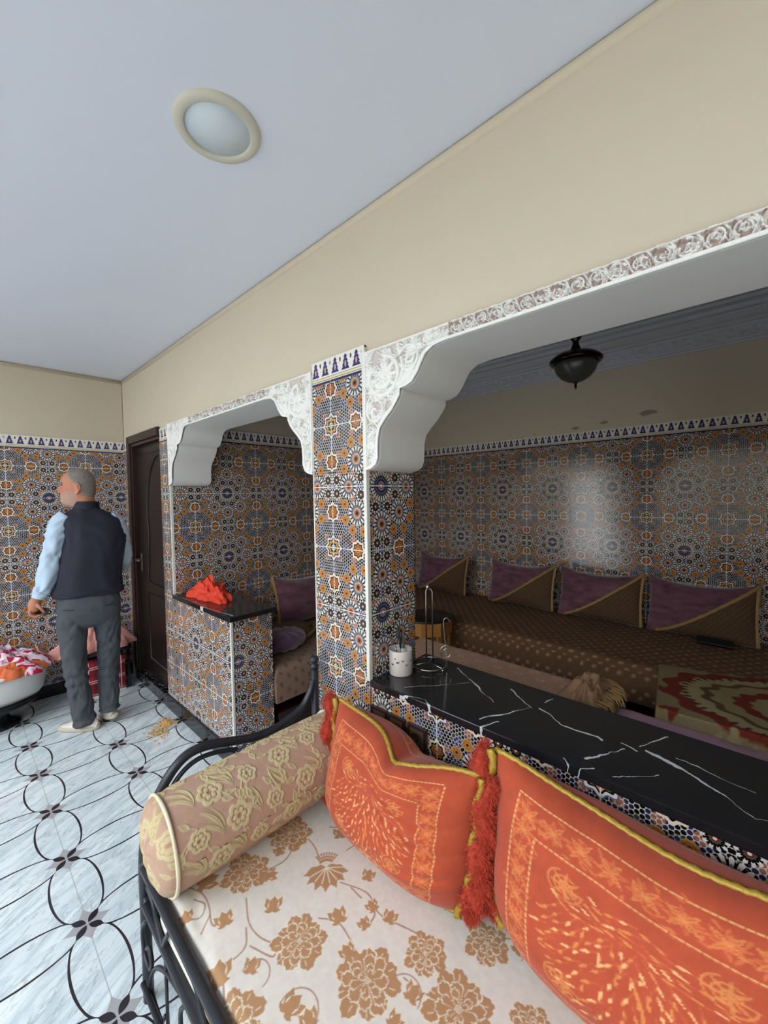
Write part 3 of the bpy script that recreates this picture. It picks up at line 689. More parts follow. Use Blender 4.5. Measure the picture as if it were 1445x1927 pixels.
# camera-plane lookup used only to lay out the print of the mattress cover: returns metres on the mattress top
FPX = 765.6
def on_z(px_, py_, z):
    d = rt2*((px_-722.5)/FPX)+dn2*((py_-963.5)/FPX)+fw; t_ = (z-EYE)/d.z
    return (d.x*t_, d.y*t_)
ZM = .46
cv = Canvas(-1.40, .10, .32, 1.10, .0016, (219, 213, 203))
BR, GAP, STM = (178, 136, 98), (226, 216, 194), (166, 128, 108)
def mp(x, y): return on_z(x, y, ZM)
def R_at(x, y, rpx):
    a = mp(x-rpx, y); b = mp(x+rpx, y); c = mp(x, y-rpx*.8); d = mp(x, y+rpx*.8)
    return (math.hypot(a[0]-b[0], a[1]-b[1])+math.hypot(c[0]-d[0], c[1]-d[1]))/4
def stem(pts, w=.0035): cv.line(bez([mp(*p) for p in pts], 40), w, STM)
for st_ in ([(463, 1690), (470, 1740), (500, 1770), (545, 1778)], [(463, 1745), (462, 1780), (440, 1805), (420, 1812)], [(497, 1640), (535, 1620), (555, 1590)], [(560, 1560), (590, 1590), (603, 1625)],
            [(600, 1728), (635, 1735), (660, 1770), (672, 1800)], [(340, 1660), (380, 1680), (395, 1715), (385, 1740), (378, 1755)], [(365, 1690), (385, 1700), (378, 1722), (350, 1732)], [(395, 1720), (400, 1740), (420, 1742)],
            [(640, 1660), (690, 1680), (710, 1715), (735, 1735)], [(700, 1695), (705, 1720), (698, 1735)], [(620, 1556), (650, 1560), (668, 1585), (652, 1600)], [(740, 1735), (790, 1760), (830, 1790)], [(680, 1690), (660, 1670)],
            [(420, 1850), (422, 1880)], [(760, 1840), (800, 1870), (850, 1880)], [(880, 1700), (900, 1740), (905, 1770)], [(470, 1780), (510, 1800), (520, 1790)]):
    stem(st_)
for (x, y, r, rot) in ((563, 1772, 56, .3), (690, 1845, 72, 1.1), (462, 1642, 44, .8), (862, 1900, 78, .2), (436, 1935, 74, 2.0), (800, 1795, 46, .6), (1000, 1935, 50, .8), (545, 1568, 40, .2), (915, 1775, 46, .5)):
    X_, Y_ = mp(x, y); peony(cv, X_, Y_, R_at(x, y, r), rot, BR, GAP)
def aim(x, y, x2, y2):
    a, b = mp(x, y), mp(x2, y2); return math.atan2(b[1]-a[1], b[0]-a[0])
for (x, y, r, x2, y2) in ((614, 1632, 46, 612, 1700),): X_, Y_ = mp(x, y); fanflower(cv, X_, Y_, R_at(x, y, r), aim(x, y, x2, y2), BR, GAP)
for (x, y, r, x2, y2) in ((350, 1733, 28, 345, 1690), (425, 1740, 34, 412, 1700), (512, 1715, 34, 520, 1672), (410, 1850, 52, 415, 1780), (730, 1735, 30, 745, 1700), (640, 1735, 36, 622, 1690), (690, 1655, 26, 700, 1630), (705, 1712, 26, 690, 1690),
                          (535, 1905, 50, 570, 1870), (690, 1745, 26, 670, 1715), (500, 1650, 26, 530, 1640), (375, 1665, 40, 405, 1650), (470, 1830, 34, 480, 1800), (660, 1800, 34, 640, 1770), (770, 1880, 40, 790, 1850), (640, 1575, 26, 640, 1555), (970, 1790, 30, 990, 1770), (1030, 1830, 30, 1050, 1810), (585, 1930, 40, 570, 1880), (735, 1930, 36, 760, 1900), (600, 1690, 0.1, 600, 1680), (527, 1608, 22, 522, 1585)):
    X_, Y_ = mp(x, y); tulip(cv, X_, Y_, R_at(x, y, r), aim(x, y, x2, y2), BR, GAP)
for (x, y, r) in ((480, 1835, 24), (560, 1905, 36), (960, 1790, 20), (760, 1870, 30)):
    X_, Y_ = mp(x, y); rr = R_at(x, y, r); cv.line(arcp(X_, Y_, rr*1.3, rr*1.3, 0, 3.6), .0028, STM)
rq = random.Random(8)       # the print goes on beyond the part the photograph shows
for (x, y, r) in ((-.30, .42, .055), (-.16, .56, .075), (.02, .42, .06), (-.02, .72, .07), (.17, .58, .06), (.20, .86, .06), (-.10, .90, .05), (-.58, .40, .04), (-.42, .24, .05), (-.9, .26, .05), (.05, .24, .05)):
    peony(cv, x, y, r, rq.random()*3, BR, GAP)
    for k in range(2):
        a = rq.random()*6.28; cv.line(arcp(x+math.cos(a)*r, y+math.sin(a)*r, .05, .05, a+2.2, a+4.0), .0035, STM); tulip(cv, x+math.cos(a)*(r+.05), y+math.sin(a)*(r+.05), .024, a, BR, GAP)
def soft_slab(x0, y0, x1, y1, zb, zt, rad, n, m, zfun=None, uvc=None):
    """rounded mattress: top, and sides down to zb"""
    # unfold: parameter s across y with sides, t along x with sides
    def unfold(a, b, k):
        side = np.linspace(0, 1, 14)[:-1]
        L = b-a
        return np.concatenate([-(1-side)*(zt-zb)-0.0001, np.linspace(0, L, k), L+(np.linspace(0, 1, 14)[1:])*(zt-zb)+.0001])
    sx = unfold(x0, x1, n); sy = unfold(y0, y1, m)
    A, B = np.meshgrid(sx, sy, indexing='ij')
    X = x0+np.clip(A, 0, x1-x0); Y = y0+np.clip(B, 0, y1-y0)
    dxo = np.maximum(np.maximum(-A, A-(x1-x0)), 0); dyo = np.maximum(np.maximum(-B, B-(y1-y0)), 0)
    Z = zt-np.maximum(dxo, dyo)
    # round the top edge
    ex = np.minimum(np.minimum(X-x0, x1-X), np.minimum(Y-y0, y1-Y)); e = np.clip(1-ex/rad, 0, 1)
    Z = Z-np.where(np.maximum(dxo, dyo) > 0, rad*.55*np.clip(1-np.maximum(dxo, dyo)/.05, 0, 1), rad*.55*e**2.5)
    bul = .012*np.sin(np.clip((Z-zb)/(zt-zb), 0, 1)*PI)
    X = X+np.where(dxo > 0, np.sign(A-(x1-x0)/2)*bul, 0); Y = Y+np.where(dyo > 0, np.sign(B-(y1-y0)/2)*bul, 0)
    if zfun is not None: Z = Z+zfun(X, Y)*(np.maximum(dxo, dyo) == 0)
    return np.stack([X, Y, Z], -1), A+x0, B+y0
P, A, B = soft_slab(-1.215, .372, .26, 1.045, .338, ZM, .03, 760, 370, lambda X, Y: .005*(fbm(X*5, Y*5)-.5)-.004*np.exp(-((Y-.40-.1*np.sin(X*3))/.02)**2))
M['mattress'] = painted('flowered mattress cover', .75, .12, 700)
o = ob('mattress', grid(P, cv.sample(A, B)), 'mattress'); tag(o, 'cream mattress with brown flower print on the iron daybed', 'mattress')

# ------------------------------------------------------------------ bolster
A0 = Vector((-1.235, .375, .600)); A1 = Vector((-1.215, .985, .612)); RB = .132
cvb = Canvas(0, 0, .62, 2*PI*RB, .0018, (176, 142, 122))
G1, G2 = (190, 174, 134), (172, 148, 114)
rb = random.Random(11)
def bflower(x, y, R):
    for k in range(6): rpetal(cvb, x, y, k*1.047, R, R*.8, G1)
    for k in range(6): rpetal(cvb, x, y, k*1.047, R*.72, R*.5, (172, 138, 116))
    for k in range(6): rpetal(cvb, x, y, k*1.047, R*.62, R*.4, G1)
    cvb.line([(x-.001, y), (x+.001, y)], R*.35, (170, 130, 108))
def bleafspray(x, y, a, L):
    pts = arcp(x-L*math.sin(a), y+L*math.cos(a), L, L, a-PI/2, a-PI/2+1.2); cvb.line(pts, [.002+.004*i/len(pts) for i in range(len(pts))], G1)
    for i in range(4, 24, 4):
        p = pts[i]; cvb.leaf(p[0], p[1], a+i*.05+.9, L*.42, L*.16, G1, vein=(182, 150, 126)); cvb.leaf(p[0], p[1], a+i*.05-.7, L*.36, L*.15, G1, vein=(182, 150, 126))
for i in range(7):
    for j in range(8):
        x = .01+i*.115+(.057 if j % 2 else 0); y = .03+j*.106
        for k in range(6):                      # fan of long blades
            a = 1.15+k*.17+rb.uniform(-.05, .05)+(PI if (i+j) % 3 == 0 else 0); L_ = .10-.012*abs(k-2.5)
            pts = [(x+math.cos(a+t*.5)*L_*t, y+math.sin(a+t*.5)*L_*t) for t in np.linspace(0, 1, 12)]
            cvb.line(pts, [.002+.0085*math.sin(PI*t)**.8 for t in np.linspace(0, 1, 12)], G1 if k % 2 else G2)
            cvb.line(pts, .0009, (150, 118, 98), .6)
for i in range(7):
    for j in range(8):
        x = .06+i*.115+(.057 if j % 2 else 0); y = .045+j*.106+rb.uniform(-.008, .008)
        bflower(x, y, .038 if (i+j) % 2 else .030)
        for k in range(4):
            a = rb.random()*6.28; cvb.line([(x, y+.03), (x+.045*math.cos(a), y+.045*math.sin(a))], .003, G1)
            oleaf(cvb, x+.042*math.cos(a), y+.042*math.sin(a), a+.5, .036, .016, G1, (178, 156, 118))
        bflower(x, y, .034 if (i+j) % 2 else .027)
nL, nC = 330, 420
s_ = np.linspace(0, 1, nL); th = np.linspace(0, 2*PI, nC, endpoint=True)
S, T = np.meshgrid(s_, th, indexing='ij')
L = (A1-A0).length; ax = (A1-A0).normalized(); side = Vector((1, 0, 0)); side = (side-ax*side.dot(ax)).normalized(); upv = side.cross(ax); upv = upv if upv.z > 0 else -upv
r_ = RB*(1-.045*np.abs(2*S-1)**6)*(1+.012*(fbm(S*6, T*2)-.5))
Xs = r_*np.cos(T); Zs = r_*np.sin(T); Zs = np.where(Zs < -RB*.93, -RB*.93+(Zs+RB*.93)*.25, Zs)
prt = cvb.sample(S*L, T*RB)
lum = prt.mean(-1); emb = (lum-lum.mean())*.016
ek = np.clip((Zs+RB*.85)/(RB*.4), 0, 1); Xs *= 1+emb/RB*2*ek; Zs *= 1+emb/RB*2*ek
crease = np.exp(-((T-1.80-.02*np.sin(S*9))/.028)**2)*.005; Xs -= crease*np.cos(T); Zs -= crease*np.sin(T)
a0 = np.array(A0); P = a0+S[..., None]*L*np.array(ax)+Xs[..., None]*np.array(side)+Zs[..., None]*np.array(upv)
M['bolster'] = painted('brocade bolster cloth', .7, .25, 800)
bs = thing('bolster', 'beige cylindrical bolster with embossed flowers at the far end of the daybed', 'bolster', (-1.225, .68, .472))
ob('cover', grid(P, prt), 'bolster', bs)
# domed ends and corded seams
for end, sg in ((0, -1), (1, 1)):
    rr = np.linspace(1, 0.0, 40); RR, TT = np.meshgrid(rr, th, indexing='ij')
    c0 = a0+end*L*np.array(ax); rad = RB*.955*RR
    zz = rad*np.sin(TT); zz = np.where(zz < -RB*.93, -RB*.93+(zz+RB*.93)*.25, zz)
    off = sg*(.045*np.sqrt(np.clip(1-RR**2.4, 0, 1))+.006*np.sin(TT*9+RR*5)*RR*(1-RR))
    PP = c0+off[..., None]*np.array(ax)+(rad*np.cos(TT))[..., None]*np.array(side)+zz[..., None]*np.array(upv)
    ob('end_panel', grid(PP, cvb.sample(.3+RR*RB*np.cos(TT)*1.0, .4+RR*RB*np.sin(TT))), 'bolster', bs)
    ring = [a0*1.0+end*L*np.array(ax)+RB*.985*(math.cos(t)*np.array(side)+max(math.sin(t), -.95)*np.array(upv)) for t in np.linspace(0, 2*PI, 73)[:-1]]
    ob('piping', tube([tuple(v) for v in ring], lambda k, a: .0052*(1+.12*math.sin(a*2+k*420)), 8, closed=True), plain('cream cord', (214, 204, 176), .7, bstr=.5, bscale=300) if end == 0 else 'trimw', bs)
rebase(bs)

# ------------------------------------------------------------------ orange cushions
M['orange'] = painted('orange velour print', .85, .35, 500, sheen=.12)
BO = (172, 72, 45)
def cushion_print():
    c = Canvas(-1, -1, 1, 1, .0045, BO); Y1, Y2 = (208, 128, 72), (200, 106, 62); r = random.Random(4)
    def dash(x0, y0, x1, y1, n, w):
        for i in range(n):
            a, b = i/n, (i+.50)/n; c.line([(x0+(x1-x0)*a, y0+(y1-y0)*a), (x0+(x1-x0)*b, y0+(y1-y0)*b)], w*.8, (216, 156, 100))
    ou, ov, iu, iv = .74, .80, .58, .54
    for s in (-1, 1):
        dash(-ou, s*ov, ou, s*ov, 46, .016); dash(-iu, s*iv, iu, s*iv, 36, .015); dash(s*ou, -ov, s*ou, ov, 34, .016); dash(s*iu, -iv, s*iu, iv, 24, .015)
    def bloom(x, y, R):
        for k in range(8): a = k*PI/4+r.random()*.3; oleaf(c, x, y, a, R*1.1, R*.36, Y1 if k % 2 else Y2, BO, .85)
    for s in (-1, 1):
        for i in range(9):
            x = -ou+.09+i*(2*ou-.18)/8; y = s*(ov+iv)/2; bloom(x, y, .085)
            for k in range(9): c.leaf(x+r.uniform(-.08, .08), y+r.uniform(-.12, .12), r.random()*6.28, .06, .018, Y2, .8)
        for i in range(7):
            y = -iv+i*(2*iv)/6; x = s*(ou+iu)/2; bloom(x, y, .08)
            for k in range(9): c.leaf(x+r.uniform(-.08, .08), y+r.uniform(-.1, .1), r.random()*6.28, .06, .018, Y2, .8)
    for sx in (-1, 1):          # scrolled corners
        for sy in (-1, 1):
            x, y = sx*.36, sy*.36
            for k in range(3): c.line(arcp(x, y, .04+.035*k, .03+.03*k, k, k+4.2), .009, Y1, .85)
            for k in range(8): c.leaf(x, y, k*.8, .11, .02, Y1, .75)
    # weeping tree
    tr = [(.02, -.62), (.0, -.40), (.03, -.15), (-.02, .05)]; c.line(bez(tr), .014, Y1)
    pts_ = []
    for k in range(2600):
        x, y = r.uniform(-.52, .52), r.uniform(-.52, .46)
        if (x/.50)**2+((y+.05)/.48)**2 > 1 or any((x-a_)**2+((y-b__)*1.0)**2 < .0024 for a_, b__ in pts_): continue
        pts_.append((x, y))
    for x, y in pts_:
        d = math.atan2(y-.05, x+.02); a = -PI/2+2.4*x+(1.2*np.sign(x) if y > .2 else 0)+r.uniform(-.45, .45); L = r.uniform(.045, .085)
        c.line([(x-math.cos(a)*.05, y-math.sin(a)*.05), (x, y)], .005, Y2, .7)
        c.leaf(x, y, a, L, .017, (230, 172, 116) if r.random() < .45 else Y1, .9)
    for k in range(26): c.leaf(r.uniform(-.12, .2), -.66+r.uniform(-.05, .1), r.random()*6.28, .07, .03, (216, 160, 92), .8)
    return c
CPR = cushion_print()
def g(x, s): return np.exp(-(x/s)**2)
def cushion_shape(W, H, D, seamfun, wr=None, corner=0.0, lift=0.0, sagf=0.0):
    """returns function (u, v, side) -> local (x, n, z); side +1 front, -1 back"""
    def f(u, v, side):
        x = u*W/2*(1-.05*(1-np.abs(v)**2)*np.abs(u)**6); z = v*H/2*(1-.07*(1-np.abs(u)**2)*np.abs(v)**6)
        t = (np.clip(1-np.abs(u)**3.2, 0, 1)**.62)*(np.clip(1-np.abs(v)**3.0, 0, 1)**.62)
        low = np.clip(-v, 0, 1)
        x = x*(1-corner*low**2); z = z+corner*.55*H*low**2*np.abs(u)**3; n = side*D*t
        if side < 0: z = z+lift*t*g(v-.45, .5)
        else: n = n+sagf*t*g(v+.35, .5)
        sx, sn, sz = seamfun(u, v)
        if wr is not None: n = n+wr(u, v, side)*t
        return x+sx, n+sn, z+sz
    return f
def fur_tube(path, R, seed, n=5200, hl=.012):
    r = random.Random(seed); P = catmull(path, 10); bm = bmesh.new()
    add_tube(bm, P, lambda k, a: R*min(1, .15+9*k, .15+9*(1-k))*(1+.22*math.sin(k*23+seed)+.18*math.sin(a*3+k*41)), 14)
    bm.normal_update(); core = [(v.co.copy(), v.normal.copy()) for v in bm.verts]
    for i in range(n):
        p, nn = core[r.randrange(len(core))]; d = (nn+Vector((r.uniform(-.6, .6), r.uniform(-.6, .6), r.uniform(-.7, .4)))).normalized()
        p = p+Vector((r.uniform(-1, 1), r.uniform(-1, 1), r.uniform(-1, 1)))*R*.32; tg = d.orthogonal().normalized()*.0011; L = hl*r.uniform(.6, 1.2)
        a = bm.verts.new(p-tg); b = bm.verts.new(p+tg); c = bm.verts.new(p+d*L+Vector((0, 0, -L*.2))); bm.faces.new((a, b, c))
    me = bpy.data.meshes.new('mesh'); bm.to_mesh(me); bm.free(); return me
def orange_cushion(label, cen, W, H, D, tilt, yawr, seam, wr, seed, front_dash):
    root = thing('cushion', label, 'cushion', cen, 'orange velour cushions on the daybed')
    ct, st = math.cos(tilt), math.sin(tilt); cz, sz = math.cos(yawr), math.sin(yawr)
    def tow(x, n, z):               # local -> relative to the root; n points to the room (-Y)
        y = -n*ct+z*st; zz = z*ct+n*st
        return np.stack([x*cz-y*sz, x*sz+y*cz, zz], -1)
    f = cushion_shape(W, H, D, seam, wr, .16, .045 if W < .6 else .065, .03)
    for side in (1, -1):
        u, v = np.meshgrid(np.sin(np.linspace(-PI/2, PI/2, 330)), np.sin(np.linspace(-PI/2, PI/2, 250)), indexing='ij')
        P = tow(*f(u, v, side)); c = CPR.sample(u*.98+.012*np.sin(v*5), v*.96)
        c = c*(.86+.28*fbm(u*7+seed, v*6))[..., None]
        if side < 0: P = P[:, ::-1]; c = c[:, ::-1]
        ob('front_panel' if side > 0 else 'back_panel', grid(P, c), 'orange', root)
    def edge(us, vs, k=1.0): 
        us, vs = np.array(us), np.array(vs); return [tuple(p) for p in tow(*f(us, vs, 0))]
    tt = np.linspace(-1, 1, 60)
    for nm, us, vs in (('gold_braid', tt, np.ones(60)), ('gold_braid', tt, -np.ones(60))):
        ob(nm, tube(edge(us, vs), lambda k, a: .0072*(1+.28*math.sin(a*2+k*150)), 10), 'gold', root)
    for sx in (-1, 1):
        e = edge(np.full(16, sx*1.0), np.linspace(1, -1, 16)); e2 = [tuple(np.array(p)+np.array((sx*.010+.006*math.sin(i*1.7), -.012, .004))) for i, p in enumerate(e)]
        ob('gold_braid', tube(catmull(e2, 4), lambda k, a: .010*(1+.25*math.sin(a*3+k*90)), 10), 'gold', root)
        e3 = [tuple(np.array(p)+np.array((sx*(.034+.008*math.sin(i*1.3+seed)), -.006, .002*math.sin(i*2)+.012))) for i, p in enumerate(e)]
        ob('fur_fringe', fur_tube(e3, .024, seed+sx, 9000, .009), 'redfur', root)
    return root
def seam1(u, v):
    k = np.clip((v+.2)/1.2, 0, 1)**1.6
    return 0*u, k*(.075*g(u-.30, .42)+.0*u), -k*(.020*g(u-.30, .30)+.020*g(u-.16, .12))
def wr1(u, v, s):
    if s < 0: return -.015*g(v-.6, .5)
    w = 0
    for (c0, sl, amp, cu) in ((.28, -.35, .013, .35), (.05, -.30, .014, .5), (-.12, -.05, .008, .85), (.16, .25, .007, .9), (-.40, .12, .009, .8), (-.68, .1, .008, .8)):
        w = w-amp*g(v-c0-sl*(u-.4)-.25*(u-.4)**2, .045)*g(u-cu, .5)
    return w+.012*(fbm(u*3, v*3)-.5)
orange_cushion('orange cushion with slumped gold seam, next to the beige bolster', (-.818, .895, .655), .585, .40, .098, .14, -.03, seam1, wr1, 1, 0)
def seam2(u, v):
    k = np.clip((v+.2)/1.2, 0, 1)**1.6
    return 0*u, k*(.012*np.sin(u*5)+.02*g(u-.1, .5)), -k*(.010*g(u+.1, .5))+k*.02*g(u+.9, .3)
def wr2(u, v, s):
    if s < 0: return .02*g(v-.6, .5)
    w = 0
    for (c0, sl, amp, cu) in ((-.1, .2, .010, .95), (-.35, .1, .010, .95), (.2, .3, .008, .9)): w = w-amp*g(v-c0-sl*(u-.8), .05)*g(u-cu, .25)
    return w+.012*(fbm(u*3+4, v*3)-.5)
orange_cushion('larger orange cushion at the near end of the daybed, below the long counter', (-.150, .915, .690), .70, .425, .11, .14, -.02, seam2, wr2, 5, 0)

# ================================================================== THINGS ON THE COUNTERS
ZC = .8750
cup = thing('utensil_cup', 'white metal cup with small black butterflies on the long counter by the pillar', 'cup', (-1.052, 1.205, ZC))
CR, CH = .046, .098
wht = plain('white enamel', (206, 196, 192), .3, var=.02)
ob('body', lathe([(.001, 0), (CR-.002, 0), (CR, .003), (CR, CH-.002), (CR-.0012, CH), (CR-.0025, CH-.002), (CR-.0025, .004), (.001, .004)], 40), wht, cup)
bm = bmesh.new()
for a, z, s in ((-1.62, .046, .006), (-1.12, .056, .0065), (-.70, .062, .005), (-1.35, .070, .004), (-.35, .045, .005), (.1, .06, .005)):
    for sg in (-1, 1):
        pts = [(0, 0), (sg*.25, .75), (sg*.95, .9), (sg*.8, .15), (sg*.55, -.55), (sg*.15, -.35)]
        vs = []
        for px_, py_ in pts:
            aa = a+(px_*s+py_*s*.25)/CR; vs.append(bm.verts.new(((CR+.0006)*math.cos(aa), (CR+.0006)*math.sin(aa), z+py_*s)))
        bm.faces.new(vs)
ob('butterfly_print', bm_me(bm), plain('grey butterfly print', (60, 58, 60), .5), cup)
def at_cup(x, y, z): return (-1.052+x, 1.205+y, ZC+z)
sc = thing('scissors', 'black handled scissors standing in the white cup', 'scissors', at_cup(.004, .0, .006))
bm = bmesh.new(); add_box(bm, -.004, -.001, 0, .003, .001, .115, bev=.0006); me = bm_me(bm)
o = ob('blade', me, 'steel', sc)
blk = plain('black plastic', (22, 22, 26), .35)
for sg in (-1, 1):
    pts = [(sg*.003, .001*sg, .100), (sg*.007, 0, .118), (sg*.013, 0, .128), (sg*.026, 0, .150), (sg*.026, 0, .168), (sg*.014, 0, .178), (sg*.005, 0, .165), (sg*.006, 0, .142), (sg*.011, 0, .130)]
    ob('handle', tube(catmull(pts, 6), .0035, 8), blk, sc)
sc.rotation_euler = (.05, .10, -.7)
kn = thing('knife', 'dark handled knife leaning in the white cup left of the scissors', 'knife', at_cup(.006, .006, .006))
ob('blade', join_me([box(-.007, -.0008, 0, .006, .0008, .085)]), 'steel', kn)
ob('handle', box(-.007, -.0045, .085, .006, .0045, .150, bev=.003), plain('grey plastic', (70, 72, 80), .4), kn); kn.rotation_euler = (-.06, -.30, -.75)
sp = thing('peeler', 'small white handled peeler in the cup in front of the scissors', 'peeler', at_cup(.016, -.016, .006))
ob('handle', box(-.006, -.004, .0, .006, .004, .095, bev=.003), wht, sp)
ob('head', tube([(-.006, 0, .095), (-.008, 0, .108), (0, 0, .116), (.008, 0, .108), (.006, 0, .095)], .0022, 8), 'steel', sp); sp.rotation_euler = (.18, .10, -.8)

ph = thing('paper_towel_holder', 'empty chrome wire paper towel holder with a round base beside the cup', 'holder', (-1.0, 1.325, ZC))
W_ = .0024; RBs = .070
ob('base_ring', tube([(RBs*math.cos(a), RBs*math.sin(a), .012) for a in np.linspace(0, 2*PI, 49)[:-1]], W_, 8, closed=True), 'steel', ph)
for a in (-2.2, -.1, 2.0):
    ob('spoke', tube([(0, 0, .018), (RBs*math.cos(a), RBs*math.sin(a), .012)], W_*.9, 8), 'steel', ph)
    ob('foot', lathe([(.001, 0), (.0045, .001), (.0045, .008), (.001, .010)], 12, (RBs*math.cos(a), RBs*math.sin(a), 0)), 'steel', ph)
dx_, dy_ = .72*.012, .69*.012
ob('upright', tube([(-dx_, -dy_, .018), (-dx_, -dy_, .315), (-dx_*.4, -dy_*.4, .325), (dx_*.6, dy_*.6, .322), (dx_*1.2, dy_*1.2, .312), (dx_*1.2, dy_*1.2, .018)], W_*1.2, 8), 'steel', ph)
ob('knob', lathe([(.001, .320), (.007, .323), (.009, .331), (.007, .338), (.001, .341)], 16, (-dx_*.4, -dy_*.4, 0)), 'steel', ph)
side = []
e_ = Vector((.72, .69, 0))
for a in np.linspace(0, 2*PI*1.6, 44):
    r = .030-.0022*a; c = e_*.070; side.append((c.x+e_.x*r*math.cos(a+1.2), c.y+e_.y*r*math.cos(a+1.2), .058+r*math.sin(a+1.2)))
ob('side_spiral', tube(side, W_*.8, 8), 'steel', ph)
ob('side_arm', tube(catmull([tuple(e_*.072+Vector((0, 0, .014))), tuple(e_*.066+Vector((0, 0, .10))), tuple(e_*.060+Vector((0, 0, .165))), tuple(e_*.062+Vector((0, 0, .195))), tuple(e_*.075+Vector((0, 0, .200))), tuple(e_*.086+Vector((0, 0, .185)))], 8), W_*.8, 8), 'steel', ph)

# wall sockets under the long counter
dark = plain('dark brown switch frame', (52, 34, 30), .25); brn = plain('bronze brown socket insert', (104, 84, 66), .3, .2)
for i, (x, kind) in enumerate(((-1.050, 'blank'), (-.963, 'socket'), (-.868, 'socket'))):
    lab = ('brown blank wall plate under the long counter, nearest the pillar', 'brown wall socket between the blank plate and the last socket', 'brown wall socket farthest from the pillar, below the counter')[i]
    z0 = .742; r = thing('wall_socket' if kind == 'socket' else 'wall_plate', lab, 'socket' if kind == 'socket' else 'wall plate', (x, YW-.001, z0), 'brown wall fittings under the counter')
    y1 = 0
    bm = bmesh.new(); s_o, s_i = .041, .031
    for bx in ((-s_o, -.014, -s_o, s_o, 0, -s_i), (-s_o, -.014, s_i, s_o, 0, s_o), (-s_o, -.014, -s_i, -s_i, 0, s_i), (s_i, -.014, -s_i, s_o, 0, s_i)): add_box(bm, *bx, bev=.002)
    ob('frame', bm_me(bm), dark, r)
    ob('insert', box(-s_i, -.011, -s_i, s_i, 0, s_i, bev=.001), brn, r)
    if kind == 'socket':
        me = lathe([(.001, -.004), (.018, -.004), (.0195, .004), (.021, .004)], 32, cap=False); me.transform(Matrix.Translation((0, -.0155, 0)) @ Matrix.Rotation(PI/2, 4, 'X'))
        ob('recess', me, plain('dark socket recess', (70, 54, 42), .4), r)
        me = lathe([(.001, 0), (.0025, .001), (.0025, .008), (.001, .009)], 12); me.transform(Matrix.Translation((.006, -.0125, -.006)) @ Matrix.Rotation(PI/2, 4, 'X')); ob('pin', me, 'black', r)

# crumpled cloth helper -------------------------------------------------
def heap(cx, cy, z0, rx, ry, h, n, seed, fold=1.0, colf=None, ang=0.0, pw=1.3, peak=(0, 0)):
    s = np.linspace(-1, 1, n); U, V = np.meshgrid(s, s, indexing='ij')
    R_ = np.hypot(U, V); m_ = np.maximum(np.abs(U), np.abs(V)); k = np.where(R_ > 0, m_/np.maximum(R_, 1e-6), 1); U2, V2 = U*k, V*k; R_ = np.hypot(U2, V2); A_ = np.arctan2(V2, U2)
    edge = 1+.16*np.sin(A_*3+seed)+.10*np.sin(A_*7+seed*2)+.06*np.sin(A_*13+seed)
    rid = 1-np.abs(2*fbm(U2*2.2+seed*3.1+.6*fbm(V2*3, U2*3), V2*2.2+seed, 3)-1)*1.0
    rid2 = 1-np.abs(2*fbm(U2*5+seed*1.7, V2*5+seed*2.3, 2)-1)
    hh = h*np.clip(1-np.hypot(U2-peak[0], V2-peak[1])**pw/1.15, 0, 1)*(1-.55*fold+fold*.75*rid**2+.18*fold*rid2**3)+.004+.010*fold*rid2*np.clip(1-R_**6, 0, 1)
    hh = np.where(R_ > .995, 0.0008, hh)
    X, Y = U2*rx*edge+.02*fold*rid*U2*rx, V2*ry*edge; ca, sa = math.cos(ang), math.sin(ang)
    P = np.stack([cx+X*ca-Y*sa, cy+X*sa+Y*ca, z0+hh], -1)
    return grid(P, None if colf is None else colf(U2, V2))
o = ob('crumpled_cloth', heap(-2.82, 1.215, .8965, .235, .10, .105, 130, 2, 1.1, peak=(0, .1), pw=1.25), plain('red orange cloth', (214, 58, 30), .7, var=.1, scale=20, bstr=.2, bscale=300)); tag(o, 'crumpled bright red cloth on the short black marble top', 'cloth')

# ================================================================== ALCOVE
def dots(cv, x0, y0, x1, y1, p, c, kind, r=.011):
    j = 0; y = y0
    while y < y1:
        x = x0+(p/2 if j % 2 else 0)
        while x < x1:
            if kind == 'dot': cv.leaf(x-r, y, 0, 2*r, r*1.2, c)
            else:
                cv.poly([(x-r, y), (x, y+r*.8), (x+r, y), (x, y-r*.8)], c); cv.poly([(x-r*.45, y), (x, y+r*.36), (x+r*.45, y), (x, y-r*.36)], kind)
            x += p
        y += p*.6; j += 1
M['spread'] = painted('woven bench spread', .9, .3, 300)
M['bwood'] = plain('dark bench wood', (44, 20, 16), .3, var=.25, scale=5)
M['gfringe'] = plain('antique gold fringe', (150, 118, 70), .7, var=.3, scale=90, bstr=.6, bscale=250)
def bench(label, x0, y0, x1, y1, base, kind, dotc, zt=.52, zdrop=.22, seed=0, p=.06, r=.011):
    t = thing('bench', label, 'bench', ((x0+x1)/2, (y0+y1)/2, 0), 'upholstered benches of the alcove')
    ob('plinth', boxes([(x0+.03, y0+.03, 0, x1-.03, y1-.01, .16), (x0+.012, y0+.012, .155, x1-.012, y1-.005, .20)], .004), 'bwood', t)
    n, m = int((x1-x0)/.010), int((y1-y0)/.010)
    P, A, B = soft_slab(x0, y0, x1, y1, zdrop-.02, zt, .05, n, m, lambda X, Y: .016*(fbm(X*3+seed, Y*3)-.5)+.004*(fbm(X*11, Y*11)-.5))
    c = Canvas(x0-.35, y0-.35, x1+.35, y1+.35, .005, base); dots(c, x0-.35, y0-.35, x1+.35, y1+.35, p, dotc, kind, r)
    P[..., 1] += np.where(P[..., 2] < zt-.06, .006*np.sin(P[..., 0]*26+seed), 0)
    ob('cushioned_seat', grid(P, c.sample(A, B)), 'spread', t); rebase(t); return t
